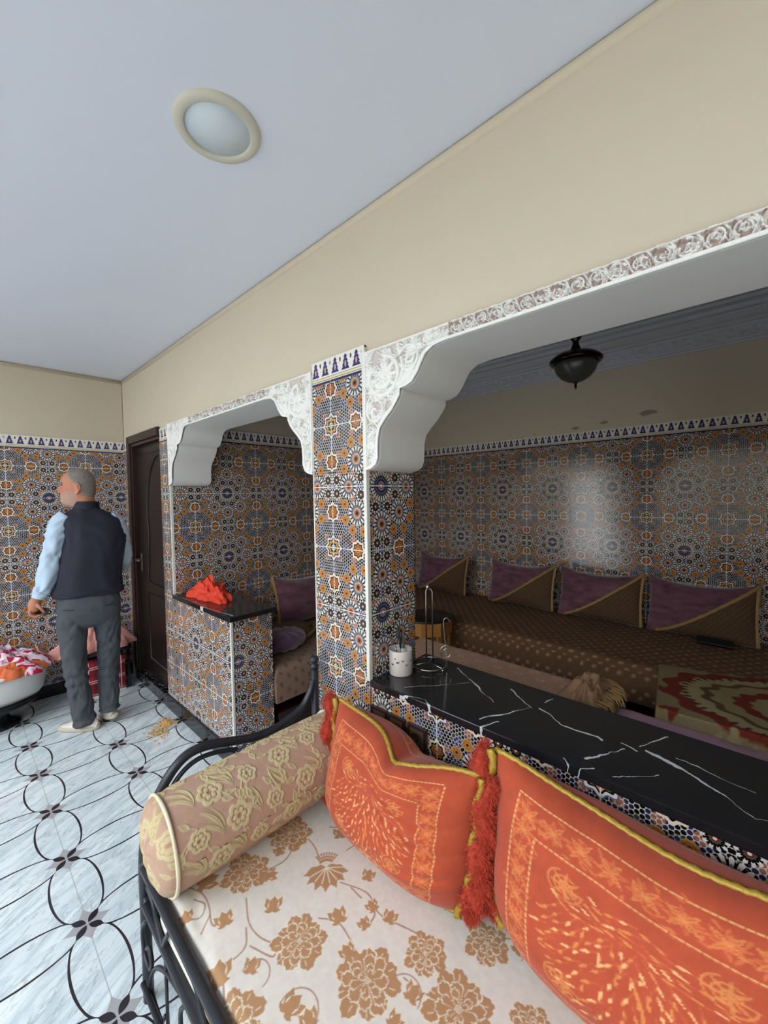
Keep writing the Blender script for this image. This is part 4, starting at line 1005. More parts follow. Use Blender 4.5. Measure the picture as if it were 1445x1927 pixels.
bench('bench along the back wall of the alcove, brown dotted spread', XE+.02, 2.86, 1.58, YB-.012, (100, 72, 50), 'dot', (158, 126, 98), zdrop=.29, seed=3, p=.075, r=.014)
bench('pale bench along the left end wall behind the short counter', XE+.02, 1.37, -2.24, 2.84, (140, 114, 96), 'dot', (104, 78, 66), zt=.50, zdrop=.29, seed=8, p=.09, r=.018)
bench('pink beige bench just behind the long counter', -1.85, 1.47, -.60, 2.36, (186, 146, 124), (124, 88, 70), (216, 186, 158), zt=.545, seed=5, p=.13, r=.026)
# lavender sheet over the near part of that bench
t = thing('bench', 'near bench behind the long counter covered with a lavender sheet', 'bench', (.4, 1.9, 0), 'upholstered benches of the alcove')
ob('plinth', boxes([(-.52, 1.50, 0, 1.55, 2.24, .20)], .004), 'bwood', t)
P, A, B = soft_slab(-.56, 1.47, 1.57, 2.25, .18, .525, .05, 200, 80, lambda X, Y: .03*(fbm(X*4, Y*7)-.5))
ob('lavender_sheet', grid(P, np.ones(P.shape)*np.array(lin((168, 132, 146)))), 'spread', t); rebase(t)
# gathered fringe corner of the pink beige spread
fr = thing('fringed_cushion', 'small pillow with gold fringe at the end of the pink beige bench', 'cushion', (-.64, 2.18, .535))
o = ob('cover', heap(0, 0, .002, .11, .19, .105, 60, 4, .8), plain('tan brocade', (150, 116, 84), .8, var=.2, scale=60), fr)
bm = bmesh.new()
for i in range(46):
    a = rnd.uniform(-1.2, 1.2); x = .10*math.cos(a)+rnd.uniform(-.01, .03); y = .19*math.sin(a)
    add_tube(bm, [(x-.02, y, .055), (x+.02, y+rnd.uniform(-.01, .01), .045), (x+.035, y+rnd.uniform(-.012, .012), .012+.01*rnd.random())], .0055, 5)
ob('fringe', bm_me(bm, True), 'gfringe', fr)

# purple velvet cushions with a fringed brocade corner flap
M['velvet'] = painted('plum velvet', .75, .4, 200, sheen=.6)
M['brocade'] = painted('gold brown brocade', .85, .3, 400)
cbr = Canvas(0, 0, .8, .6, .004, (82, 60, 40)); dots(cbr, 0, 0, .8, .6, .034, (112, 88, 60), 'dot', .006)
def velvet_cushion(label, cen, yawr, W=.64, H=.42, D=.085, flap=True, tilt=.22, seed=0, name='cushion'):
    root = thing(name, label, 'cushion', cen, 'plum velvet cushions of the alcove benches')
    ct, st = math.cos(tilt), math.sin(tilt); cz, sz = math.cos(yawr), math.sin(yawr)
    def tow(x, n, z):
        y = -n*ct+z*st; zz = z*ct+n*st; return np.stack([x*cz-y*sz, x*sz+y*cz, zz], -1)
    sag = lambda u, v: (0*u, 0*u, -.035*(1-u**2)*(v > 0)*np.abs(v)**2)
    f = cushion_shape(W, H, D, sag, lambda u, v, s: .016*(fbm(u*2.5+seed, v*6+seed)-.5)-.008*np.abs(np.sin(v*9+u*2+seed))*(u < 0)*(-u))
    for s_ in (1, -1):
        u, v = np.meshgrid(np.sin(np.linspace(-PI/2, PI/2, 90)), np.sin(np.linspace(-PI/2, PI/2, 70)), indexing='ij')
        P = tow(*f(u, v, s_)); k = fbm(u*5+seed*7, v*8)[..., None]; c = np.array(lin((56, 22, 34)))*(1-k)+np.array(lin((128, 84, 98)))*k
        if s_ < 0: P, c = P[:, ::-1], c[:, ::-1]
        ob('velvet_front' if s_ > 0 else 'velvet_back', grid(P, c), 'velvet', root)
    if flap:
        a, b = np.meshgrid(np.linspace(0, 1, 60), np.linspace(0, 1, 50), indexing='ij')
        # triangle: bottom edge from lower-left to lower-right, rising to the upper-right corner
        u = -.80+1.79*a; top = -.97+1.93*np.clip(a, 0, 1)**1.35; v = -.97+(top+.97)*b
        x, n, z = f(u, v, 1); P = tow(x, n+.009, z)
        ob('brocade_flap', grid(P, cbr.sample(.4+x, .3+z)), 'brocade', root)
        L = [tuple(P[i, -1]) for i in range(0, 60, 2)]+[tuple(P[-1, -1])]
        ob('fringe', tube(L, lambda k, aa: .013*(1+.25*math.sin(aa*3+k*120)), 8), 'gfringe', root)
        ob('fringe', tube([tuple(P[-1, i]) for i in range(0, 50, 3)], lambda k, aa: .013*(1+.25*math.sin(aa*3+k*100)), 8), 'gfringe', root)
    else:
        e = tow(*f(np.full(20, -1.0), np.linspace(-1, 1, 20), 0)); ob('fringe', tube([tuple(p) for p in e], lambda k, aa: .014*(1+.3*math.sin(aa*3+k*80)), 8), 'gfringe', root)
    return root
ZS = .735
for i, (cx, lab) in enumerate(((-2.57, 'plum cushion with brocade flap in the far left corner of the alcove'), (-1.675, 'plum cushion with brocade flap, second from the alcove corner'),
                               (-1.00, 'plum cushion with brocade flap below the glare on the tiles'), (-.335, 'plum cushion with brocade flap nearest the camera, behind the remote control'))):
    velvet_cushion(lab, (cx, 3.66, ZS), 0, seed=i*3+1)
velvet_cushion('plum cushion on the pale bench seen through the left arch', (-2.92, 2.13, .715), PI/2, W=.66, flap=False, seed=20)
# round plum pillow and a folded gold piece on the pale bench
rp = thing('round_cushion', 'small round plum cushion lying on the pale bench', 'cushion', (-2.52, 1.58, .565), 'plum velvet cushions of the alcove benches')
del rp['group']
th_ = np.linspace(0, 2*PI, 49); ph_ = np.linspace(-PI/2, PI/2, 24); TT, PP = np.meshgrid(th_, ph_, indexing='ij')
rr = np.cos(PP)**.6; P = np.stack([.16*rr*np.cos(TT), .19*rr*np.sin(TT), .062*np.sin(PP)*(1-.15*np.cos(TT*12)*rr)], -1)
kk = fbm(TT*2, PP*3)[..., None]; ob('velvet_front', grid(P, np.array(lin((70, 32, 60)))*(1-kk)+np.array(lin((130, 96, 124)))*kk), 'velvet', rp)
fd = thing('folded_throw', 'folded throw with gold edge beside the round plum cushion', 'throw', (-2.72, 1.72, .502))
ob('folds', join_me([heap(0, .03, 0, .20, .26, .07, 40, 7, .25, pw=3), heap(.02, .02, .055, .15, .20, .03, 40, 9, .2, pw=3)]), plain('olive brocade', (98, 74, 48), .85, var=.2, scale=40), fd)
ob('gold_edge', tube(catmull([(-.12, .27, .03), (.10, .24, .04), (.19, .12, .03), (.215, .0, .02), (.14, -.2, .02)], 8), .012, 8), 'gfringe', fd)
# octagonal side table
st_ = thing('side_table', 'small octagonal wooden side table with round black top in the alcove corner', 'table', (-2.02, 2.66, 0))
# keep it clear of the benches
wd = plain('honey wood', (168, 116, 60), .4, var=.25, scale=14)
ob('top', lathe([(.001, .575), (.19, .575), (.195, .582), (.195, .588), (.188, .594), (.001, .594)], 48), plain('black tray top', (22, 18, 16), .35, var=.4, scale=50), st_)
def ngon(r, z0, z1, n=8, r2=None):
    bm = bmesh.new(); bmesh.ops.create_cone(bm, cap_ends=True, segments=n, radius1=r, radius2=r if r2 is None else r2, depth=z1-z0)
    bmesh.ops.translate(bm, verts=bm.verts, vec=(0, 0, (z0+z1)/2)); bmesh.ops.rotate(bm, verts=bm.verts, matrix=Matrix.Rotation(PI/8, 3, 'Z')); return bm_me(bm)
ob('drum', ngon(.20, .47, .575), wd, st_)
for k in range(8):
    a = k*PI/4+PI/8; bm = bmesh.new(); add_box(bm, -.022, -.012, 0, .022, .012, .47, bev=.003); me = bm_me(bm)
    me.transform(Matrix.Translation((.175*math.cos(a), .175*math.sin(a), 0)) @ Matrix.Rotation(a+PI/2, 4, 'Z')); ob('leg', me, wd, st_)
# low table with the rug patterned cloth
tb = thing('low_table', 'low table under a rust and beige patterned cloth in the alcove', 'table', (.15, 2.55, 0))
for x, y in ((-.24, 2.36), (-.24, 2.76), (.75, 2.36), (.75, 2.76)): ob('leg', box(x-.03-.15, y-.03-2.55, 0, x+.03-.15, y+.03-2.55, .505, bev=.004), 'bwood', tb)
ob('top', box(-.46, -.22, .505, .70, .27, .535, bev=.004), 'bwood', tb)
cr = Canvas(-.65, 2.0, 1.2, 3.4, .005, (132, 114, 80))
RD, BG2 = (112, 40, 26), (150, 132, 94)
for (rr_, c_) in ((.64, RD), (.56, (152, 134, 96)), (.47, (92, 62, 40)), (.43, (142, 124, 86)), (.34, RD), (.27, (142, 124, 86)), (.16, RD), (.09, (142, 124, 86))):
    n_ = 90; cr.poly([(.22+rr_*.95*(1+.035*math.sin(k*17*2*PI/n_))*math.cos(2*PI*k/n_), 2.62+rr_*.62*(1+.035*math.sin(k*17*2*PI/n_))*math.sin(2*PI*k/n_)) for k in range(n_)], c_)
for k in range(60):
    a = k*2*PI/60; cr.leaf(.22+.50*math.cos(a), 2.62+.33*math.sin(a), a, .05, .02, (70, 40, 24))
for k in range(150):
    x, y = rnd.uniform(-.6, 1.1), rnd.uniform(2.05, 3.3)
    if ((x-.22)/.95)**2+((y-2.62)/.62)**2 > .42: cr.leaf(x, y, rnd.random()*6.28, .10, .04, RD if k % 3 else BG2, lobes=3)
# cloth: flat on the table, falling at the sides and lying over the bench behind
q0, q1, q2, q3 = (-.37, 2.29), (1.1, 2.27), (1.1, 3.32), (-.45, 2.86)
a, b = np.meshgrid(np.linspace(0, 1, 260), np.linspace(0, 1, 170), indexing='ij')
X = (q0[0]*(1-a)+q1[0]*a)*(1-b)+(q3[0]*(1-a)+q2[0]*a)*b; Y = (q0[1]*(1-a)+q1[1]*a)*(1-b)+(q3[1]*(1-a)+q2[1]*a)*b
Z = .548+.004*np.sin(X*14+Y*9)
P = np.stack([X, Y, Z], -1); colr = cr.sample(X, Y)
dr = np.linspace(1, 0, 26)[:-1]
def hang(edge, out, h): return np.stack([edge+np.array([out[0]*(.02*d+.008*np.sin(np.arange(len(edge))*.25)[:, None].ravel()[0]), out[1]*.02*d, -h*d]) for d in dr], 0)
front = hang(P[:, 0], (0, -1), .30).transpose(1, 0, 2); fc = cr.sample(front[..., 0], front[..., 1]-(.548-front[..., 2])*.6)
P2 = np.concatenate([front, P], 1); c2 = np.concatenate([fc, colr], 1)
left = np.stack([P2[0]+np.array([-.02*d, 0, 0])+np.stack([0*P2[0][:, 0], 0*P2[0][:, 0], -np.minimum(.30, np.maximum(P2[0][:, 2]-.26, 0))*d], -1) for d in dr], 0)
lc = cr.sample(left[..., 0]-(.548-left[..., 2])*.6, left[..., 1])
o = ob('tablecloth', grid(np.concatenate([left, P2], 0), np.concatenate([lc, c2], 0)), 'spread'); tag(o, 'rug-like rust and beige cloth with an oval medallion, spread over the low table', 'tablecloth')
# remote control
o = ob('remote_control', boxes([(-.095, -.028, 0, .095, .028, .022)], .007), plain('black plastic shell', (10, 10, 12), .4)); o.location = (-.235, 3.475, .560); o.rotation_euler = (.75, 0, -.02)
tag(o, 'black remote control lying on the back bench in front of a plum cushion', 'remote control')

# ================================================================== LAUNDRY BY THE LEFT WALL
TX, TY = -3.93, .13
stn = thing('pedestal_stand', 'low black round pedestal stand under the white laundry tub', 'stand', (TX, TY+.03, 0))
ob('column', lathe([(.001, 0), (.13, 0), (.135, .012), (.10, .03), (.075, .05), (.07, .12), (.10, .15), (.001, .152)], 36), 'black', stn)
ob('top_disc', lathe([(.001, .150), (.20, .150), (.235, .158), (.245, .170), (.24, .182), (.001, .183)], 48), 'black', stn)
tub = thing('laundry_tub', 'white oval plastic tub full of laundry, against the left wall', 'tub', (TX, TY, .186))
def oval(prof, ax_, ay_, seg=72):
    vs = []; fs = []
    for (k, z) in prof:
        for i in range(seg): a = 2*PI*i/seg; vs.append((ax_*k*math.cos(a), ay_*k*math.sin(a), z))
    for j in range(len(prof)-1):
        for i in range(seg): fs.append((j*seg+i, j*seg+(i+1) % seg, (j+1)*seg+(i+1) % seg, (j+1)*seg+i))
    fs.append(tuple(range(seg))[::-1]); return me_from(vs, fs, True)
pls = plain('white tub plastic', (222, 222, 220), .35, var=.02)
ob('shell', oval([(.74, 0), (.80, .004), (.86, .03), (.95, .185), (.97, .200), (1.02, .203), (1.03, .196), (1.03, .188), (1.035, .186), (1.035, .208), (1.0, .214), (.955, .210), (.93, .19), (.80, .02)], .235, .345), pls, tub)
def laundry_col(U, V):
    n = vnoise(U*17+30, V*17+11); n2 = vnoise(U*25+3, V*25+51); w = np.array(lin((222, 200, 208))); r_ = np.array(lin((166, 26, 56))); p_ = np.array(lin((200, 140, 162)))
    c = np.where((n > .62)[..., None], r_, w); c = np.where(((n2 > .7) & (n < .6))[..., None], p_, c); return c
M['laundry'] = painted('laundry print', .85, .2, 300)
P_h = heap(0, 0, 0, .225, .33, .155, 220, 5, .9, laundry_col, pw=2.2)
o = ob('floral_cloth', P_h, 'laundry'); o.location = (TX, TY, .372); tag(o, 'white cloth with red flowers heaped in the white tub', 'laundry')
o = ob('orange_cloth', heap(0, 0, 0, .075, .17, .075, 60, 8, .5, pw=3), plain('orange towel', (206, 104, 60), .8, var=.15, scale=40, bstr=.3, bscale=300)); o.location = (TX+.150, TY+.13, .375); o.rotation_euler = (0, 0, .12)
tag(o, 'orange towel showing at the front of the heaped laundry', 'laundry')
stl = thing('stool', 'black stool behind the standing man, holding pink laundry', 'stool', (-4.02, .80, 0))
ob('seat', box(-.13, -.20, .33, .13, .20, .375, bev=.006), 'black', stl)
for x in (-.11, .11):
    for y in (-.18, .18): ob('leg', box(x-.012, y-.012, 0, x+.012, y+.012, .33), 'black', stl)
m_, t, b = new_mat('red tartan', .8); P_, xyz = t.pos()
u_ = t.m('FRACT', t.m('MULTIPLY', xyz[1], 9.0)); v_ = t.m('FRACT', t.m('MULTIPLY', xyz[2], 9.0))
cc = t.mix(t.m('MULTIPLY', t.m('GREATER_THAN', u_, .55), .6), lin((176, 24, 44)), lin((60, 14, 30))); cc = t.mix(t.m('MULTIPLY', t.m('GREATER_THAN', v_, .55), .5), cc, lin((60, 14, 30)))
for w_ in (u_, v_):
    for p_ in (.12, .26): cc = t.mix(t.m('MULTIPLY', t.m('LESS_THAN', t.m('ABSOLUTE', t.m('SUBTRACT', w_, p_)), .028), .8), cc, lin((220, 214, 210)))
t.put(b.inputs['Base Color'], cc)
bg_ = thing('tartan_bag', 'red tartan bag standing under the black stool', 'bag', (-3.97, .80, 0))
me = box(-.09, -.155, .012, .09, .155, .30, bev=.03); ob('body', me, m_, bg_); ob('base', box(-.088, -.15, 0, .088, .15, .014, bev=.004), 'trimw', bg_)
o = ob('pink_cloth', heap(0, 0, 0, .17, .27, .19, 90, 12, .9, lambda U, V: np.array(lin((212, 150, 140)))*(.8+.4*vnoise(U*4, V*4))[..., None]), 'laundry'); o.location = (-4.0, .77, .377); tag(o, 'salmon pink cloth piled on the black stool behind the man', 'laundry')
# salmon strip drooping from the tub to the stool
a, b_ = np.meshgrid(np.linspace(0, 1, 50), np.linspace(-1, 1, 16), indexing='ij')
Y = .40+.19*a; Z = .47-.12*np.sin(a*PI*.62)+.26*np.clip(a-.6, 0, 1)**1.2+.008*np.sin(b_*5+a*9)+.012; X = -3.98+b_*.07+.01*np.sin(a*12)
o = ob('draped_cloth', grid(np.stack([X, Y, Z], -1), np.ones(X.shape+(3,))*np.array(lin((222, 158, 138)))), 'laundry'); md = o.modifiers.new('thick', 'SOLIDIFY'); md.thickness = .006
tag(o, 'pale salmon cloth sagging between the laundry tub and the stool', 'laundry')
# crumbs spilled on the floor
bm = bmesh.new()
for i in range(620):
    a = rnd.random()*6.28; r = abs(rnd.gauss(0, .036)); x = -3.06+r*math.cos(a)*1.1; y = .985+r*math.sin(a)*.75
    if rnd.random() < .22: x = -2.98+rnd.gauss(0, .05); y = .905+rnd.gauss(0, .03)
    s = rnd.uniform(.0025, .006); z = s*.5+max(0, .012*(1-r/.045))*rnd.random()
    q = bmesh.ops.create_icosphere(bm, subdivisions=1, radius=s)
    for v in q['verts']: v.co = Vector((x+v.co.x*1.3, y+v.co.y, z+v.co.z*.7))
o = ob('crumbs', bm_me(bm), plain('golden crumbs', (206, 160, 92), .8, var=.4, scale=200)); tag(o, 'spill of golden crumbs on the floor by the low tiled wall', 'food crumbs', kind='stuff')

# ================================================================== THE MAN
MO = Vector((-3.4, .62, 0)); EX = Vector((.179, .984, 0)); NX = Vector((-.984, .179, 0))     # image right, away from the camera
def mw(a, n, z): return MO+EX*a+NX*n+Vector((0, 0, z))
man = thing('person', 'grey haired bearded man in navy vest, light blue shirt and grey trousers, seen from behind', 'person', tuple(MO))
def loft(secs, seg=28, cap=True, disp=None, power=2.0):
    """secs: (centre(a,n,z), half width, half depth, direction of the section plane normal or None)"""
    bm = bmesh.new(); rings = []
    C_ = [mw(*s[0]) for s in secs]
    for i, s in enumerate(secs):
        if s[3] == 'z': u, v = EX.copy(), NX.copy()
        else:
            tg = (C_[min(i+1, len(C_)-1)]-C_[max(i-1, 0)]).normalized(); u = (EX-tg*EX.dot(tg)).normalized(); v = tg.cross(u).normalized()
        ring = []
        for k in range(seg):
            th = 2*PI*k/seg; c, sn = math.cos(th), math.sin(th)
            cc = math.copysign(abs(c)**(2/power), c); ss = math.copysign(abs(sn)**(2/power), sn)
            p = C_[i]+u*cc*s[1]+v*ss*s[2]
            if disp: p += (u*c+v*sn)*disp(i/(len(secs)-1), th)
            ring.append(bm.verts.new(p))
        rings.append(ring)
    for A_, B_ in zip(rings, rings[1:]):
        for k in range(seg): bm.faces.new((A_[k], A_[(k+1) % seg], B_[(k+1) % seg], B_[k]))
    if cap: bm.faces.new(rings[0][::-1]); bm.faces.new(rings[-1])
    return bm_me(bm, True)
def dense(keys, n, kind='t'):
    """interpolate (a,n,z,rw,rd) keys smoothly"""
    K = np.array(keys, float); t = np.linspace(0, 1, len(K)); out = []
    for q in np.linspace(0, 1, n):
        i = min(int(q*(len(K)-1)), len(K)-2); f = q*(len(K)-1)-i
        p0 = K[i-1] if i > 0 else K[0]; p1 = K[i]; p2 = K[i+1]; p3 = K[i+2] if i+2 < len(K) else K[-1]
        v = .5*((2*p1)+(p2-p0)*f+(2*p0-5*p1+4*p2-p3)*f*f+(3*p1-p0-3*p2+p3)*f**3); out.append(((v[0], v[1], v[2]), max(.001, v[3]), max(.001, v[4]), kind))
    return out
def chain(pts, rads, seg=10):
    bm = bmesh.new(); P = catmull([mw(*p) for p in pts], 5); R = [v.x for v in catmull([(r, 0, 0) for r in rads], 5)]; add_tube(bm, P, R, seg)
    for e, i in ((P[0], 0), (P[-1], -1)):
        q = bmesh.ops.create_icosphere(bm, subdivisions=2, radius=R[i]); bmesh.ops.translate(bm, verts=q['verts'], vec=e)
    return bm_me(bm)
parts = []
# head: rings with a face profile turned to image left and slightly away
HA = math.radians(0)
zf = [1.535, 1.55, 1.56, 1.575, 1.59, 1.605, 1.618, 1.63, 1.641, 1.652, 1.662, 1.675, 1.688, 1.70, 1.72, 1.738, 1.76, 1.778, 1.79, 1.797]
ff = [-.060, -.088, -.103, -.112, -.108, -.112, -.111, -.106, -.108, -.108, -.106, -.101, -.102, -.106, -.104, -.099, -.086, -.065, -.040, -.005]
bb = [.062, .064, .066, .068, .071, .075, .078, .080, .082, .083, .084, .085, .085, .085, .083, .079, .068, .052, .032, .005]
hw = [.050, .054, .057, .060, .062, .064, .066, .067, .069, .070, .071, .072, .073, .074, .074, .071, .062, .047, .028, .002]
nose = {1.641: .020, 1.652: .026, 1.662: .021, 1.675: .013, 1.688: .006, 1.63: .004, 1.618: .004, 1.605: .005, 1.575: .004}
face_dir = (-EX*.965+NX*.26).normalized(); side_dir = Vector((0, 0, 1)).cross(face_dir)
HC = mw(-.012, .02, 0)
vs = []; fs = []; SG = 48
for z, f_, b__, w_ in zip(zf, ff, bb, hw):
    for k in range(SG):
        th = 2*PI*k/SG; c, s_n = math.cos(th), math.sin(th)       # th = 0 at the face
        d = (-f_ if c > 0 else b__)*c; nz = nose.get(z, 0)*math.exp(-(min(th, 2*PI-th)/.16)**2)
        eye = -.007*math.exp(-((min(th, 2*PI-th)-.42)/.16)**2)*math.exp(-((z-1.690)/.009)**2)
        cheek = .003*math.exp(-((min(th, 2*PI-th)-.7)/.3)**2)*math.exp(-((z-1.655)/.02)**2)
        jaw = abs(s_n)**(.85)
        vs.append(HC+face_dir*(d+(nz+eye+cheek)*1.0)+side_dir*(math.copysign(jaw, s_n)*w_)+Vector((0, 0, z)))
for i in range(len(zf)-1):
    for k in range(SG): fs.append((i*SG+k, i*SG+(k+1) % SG, (i+1)*SG+(k+1) % SG, (i+1)*SG+k))
fs.append(tuple(range(SG))[::-1]); fs.append(tuple((len(zf)-1)*SG+k for k in range(SG)))
parts.append(me_from(vs, fs))
def ear(sg):
    bm = bmesh.new(); c = HC+side_dir*sg*.072+face_dir*(-.005)+Vector((0, 0, 1.660))
    pts = [c+face_dir*x+Vector((0, 0, z))+side_dir*sg*o_ for x, z, o_ in ((.012, -.028, 0), (.004, -.034, .004), (-.006, -.022, .010), (-.016, .0, .015), (-.017, .02, .016), (-.006, .033, .012), (.008, .026, .004), (.012, .010, 0))]
    add_tube(bm, catmull(pts, 4), .0055, 8); add_tube(bm, [c+Vector((0, 0, -.024)), c+Vector((0, 0, .022))], [.008, .011], 8, flat=.8)
    return bm_me(bm)
parts += [ear(1), ear(-1)]
parts.append(loft(dense([(.02, .005, 1.40, .085, .075), (.018, .01, 1.48, .070, .066), (.012, .012, 1.53, .062, .062), (.008, .015, 1.60, .060, .062), (.005, .02, 1.66, .05, .05)], 12), 24))
# trunk and legs (under the clothes) and arms
parts.append(loft(dense([(.018, 0, .80, .10, .06), (.015, 0, .88, .150, .10), (.014, 0, 1.0, .165, .115), (.015, 0, 1.2, .15, .11), (.018, .0, 1.35, .14, .09), (.02, .005, 1.43, .10, .07), (.02, .005, 1.48, .07, .06)], 20), 28))
def legk(L): return loft(dense(L, 16), 16)
parts.append(legk([(-.075, 0, .82, .085, .09), (-.085, 0, .62, .065, .07), (-.078, -.0, .45, .050, .055), (-.060, .0, .25, .045, .05), (-.045, .0, .06, .034, .038)]))
parts.append(legk([(.105, .03, .82, .085, .09), (.112, .04, .62, .065, .07), (.112, .045, .45, .05, .055), (.106, .04, .28, .045, .05), (.102, .02, .09, .034, .038)]))
LS, LE, LW_ = (-.115, .0, 1.40), (-.175, -.02, 1.19), (-.238, -.03, .985)
RS, RE, RW = (.165, .0, 1.40), (.220, .055, 1.165), (.178, .20, 1.063)
parts.append(chain([LS, LE, LW_, (-.262, -.03, .945)], [.034, .034, .027, .025]))
parts.append(chain([RS, RE, RW, (.155, .25, 1.05)], [.034, .032, .025, .024]))
# left hand: palm down-left, fingers curled around the phone
parts.append(chain([(-.258, -.03, .955), (-.272, -.032, .925), (-.276, -.030, .895)], [.026, .034, .030], 12))
for i, (a0_, n0) in enumerate(((-.298, -.045), (-.290, -.028), (-.280, -.010), (-.268, .008))):
    r_f = .0092-.0006*i; ln = (.95, 1.0, .96, .8)[i]
    parts.append(chain([(a0_+.012, n0, .905), (a0_, n0-.004, .878), (a0_+.010*ln, n0-.006, .853), (a0_+.034*ln, n0-.008, .842), (a0_+.052*ln, n0-.008, .850)], [r_f*1.1, r_f, r_f*.95, r_f*.9, r_f*.75], 8))
parts.append(chain([(-.262, -.052, .925), (-.245, -.068, .902), (-.232, -.066, .880), (-.226, -.055, .862)], [.012, .011, .0095, .008], 8))
# right hand in front of the body
parts.append(chain([(.155, .25, 1.05), (.14, .285, 1.05), (.13, .30, 1.05)], [.025, .032, .028], 12))
for i in range(4): parts.append(chain([(.135, .29, 1.07-.018*i), (.115, .335, 1.072-.02*i), (.09, .35, 1.06-.02*i), (.07, .335, 1.055-.018*i)], [.010, .009, .0085, .007], 8))
parts.append(chain([(.14, .27, 1.08), (.11, .29, 1.10), (.085, .31, 1.09)], [.011, .0095, .008], 8))
big = join_me(parts); tmp = bpy.data.objects.new('body', big); COL.objects.link(tmp)
rm = tmp.modifiers.new('r', 'REMESH'); rm.mode = 'VOXEL'; rm.voxel_size = .0042; smd = tmp.modifiers.new('s', 'SMOOTH'); smd.iterations = 3; smd.factor = .5
dg = bpy.context.evaluated_depsgraph_get(); me = bpy.data.meshes.new_from_object(tmp.evaluated_get(dg)); bpy.data.objects.remove(tmp)
me.polygons.foreach_set('use_smooth', [True]*len(me.polygons))
co = np.empty(len(me.vertices)*3, np.float32); me.vertices.foreach_get('co', co); co = co.reshape(-1, 3)
rel = co-np.array(HC); fd_ = rel@np.array(face_dir); zz = co[:, 2]
skin = np.array(lin((178, 118, 94))); beard = np.array(lin((158, 142, 130))); cols = np.tile(skin, (len(co), 1))
nzv = vnoise(zz*90, fd_*90)
bmask = (zz > 1.53) & (zz < 1.645+.25*(np.clip(.06-fd_, 0, .08))-.6*np.clip(fd_-.085, 0, 1)) & (fd_ > -.005-.0*zz) & (zz < 1.65)
k = np.where(bmask, .35+.45*nzv, 0)*np.clip((fd_+.01)/.03, 0, 1)*np.clip((1.656+.012*nzv-zz-.10*np.clip(fd_-.03, 0, 1)*.25)/.030, 0, 1); k = np.clip(k, 0, 1)[:, None]; cols = cols*(1-k)+beard*k
lip = (np.abs(zz-1.611) < .004) & (fd_ > .10); cols[lip] = lin((150, 84, 74))
ros = np.exp(-((zz-1.66)/.03)**2)*(fd_ > .05); cols = cols*(1-.12*ros[:, None]*np.array([0, 1, 1]))
paint(me, cols); M['skin'] = painted('skin', .5, .1, 400)
body = ob('body', me, 'skin', man)
# eyes and brows
for sg in (1, -1):
    c = HC+face_dir*.0855+side_dir*sg*.034+Vector((0, 0, 1.689)); e = ob('eye', lathe([(.001, -.008), (.006, -.006), (.0085, 0), (.006, .006), (.001, .008)], 12, tuple(c)), plain('eye', (60, 50, 48), .2), man)
    bm = bmesh.new(); add_tube(bm, [c+side_dir*sg*-.016+face_dir*.016+Vector((0, 0, .012)), c+face_dir*.014+Vector((0, 0, .016)), c+side_dir*sg*.018+face_dir*.0+Vector((0, 0, .011))], .003, 6); ob('eyebrow', bm_me(bm, True), plain('grey brow', (110, 100, 92), .9), man)
# hair cap
vs = []; fs = []; Z2 = np.linspace(1.585, 1.8005, 34)
for z in Z2:
    f_ = np.interp(z, zf, ff); b__ = np.interp(z, zf, bb); w_ = np.interp(z, zf, hw)
    if z > 1.797: f_, b__, w_ = -.004, .004, .003
    front_lim = np.interp(z, [1.585, 1.62, 1.66, 1.70, 1.73, 1.76, 1.78, 1.8], [2.45, 2.0, 1.72, 1.42, 1.15, .8, .3, 0])
    for k in range(49):
        th = front_lim+(2*PI-2*front_lim)*k/48; c, s_n = math.cos(th), math.sin(th); d = (-f_ if c > 0 else b__)*c
        edge_ = min(1, min(k, 48-k)/3)*min(1, (z-1.583)/.02)
        n_ = .0055*edge_-.001+.003*mn.noise(Vector((th*8, z*60, 0)))*edge_
        vs.append(HC+face_dir*(d*(1+n_/.08))+side_dir*(math.copysign(abs(s_n)**.85, s_n)*w_*(1+n_/.07))+Vector((0, 0, z+(.004 if z > 1.76 else 0))))
for i in range(len(Z2)-1):
    for k in range(48): fs.append((i*49+k, i*49+k+1, (i+1)*49+k+1, (i+1)*49+k))
hm = plain('short grey hair', (124, 117, 108), .85, var=.4, scale=70, bstr=1.0, bscale=260)
ob('hair', me_from(vs, fs, True), hm, man)
# clothes
def wrinkle(seed, amp, fx=3, fz=20, extra=None):
    def f(t, th):
        tt_ = t*fz+.8*math.sin(th+seed)+.5*mn.noise(Vector((math.cos(th)*2, math.sin(th)*2, t*3+seed)))*2
        w = amp*(1.3*(.45-abs(mn.noise(Vector((math.cos(th)*fx+seed, math.sin(th)*fx, tt_))))*2)+.5*mn.noise(Vector((math.cos(th)*fx*2, math.sin(th)*fx*2+seed, tt_*2))))
        return w+(extra(t, th) if extra else 0)
    return f
navy = plain('navy quilted vest', (21, 22, 40), .8, var=.12, scale=12, bstr=.3, bscale=300)
vest = dense([(.013, 0, .940, .198, .135), (.013, 0, .955, .205, .142), (.014, 0, 1.00, .196, .142), (.022, 0, 1.08, .186, .142), (.042, .0, 1.20, .182, .142), (.058, .0, 1.30, .184, .138), (.055, .002, 1.38, .180, .128), (.042, .004, 1.44, .176, .112), (.030, .006, 1.478, .152, .092), (.022, .010, 1.505, .108, .078), (.018, .012, 1.525, .076, .070)], 64, 'z')
ob('vest', loft(vest, 64, True, wrinkle(2, .007, 1.6, 5), 2.5), navy, man)
ob('collar', loft(dense([(.020, .010, 1.500, .084, .076), (.018, .012, 1.525, .078, .072), (.018, .012, 1.556, .075, .072), (.019, .012, 1.575, .073, .070)], 12, 'z'), 40, False, wrinkle(5, .002)), navy, man)
man.children[-1].modifiers.new('t', 'SOLIDIFY').thickness = .006
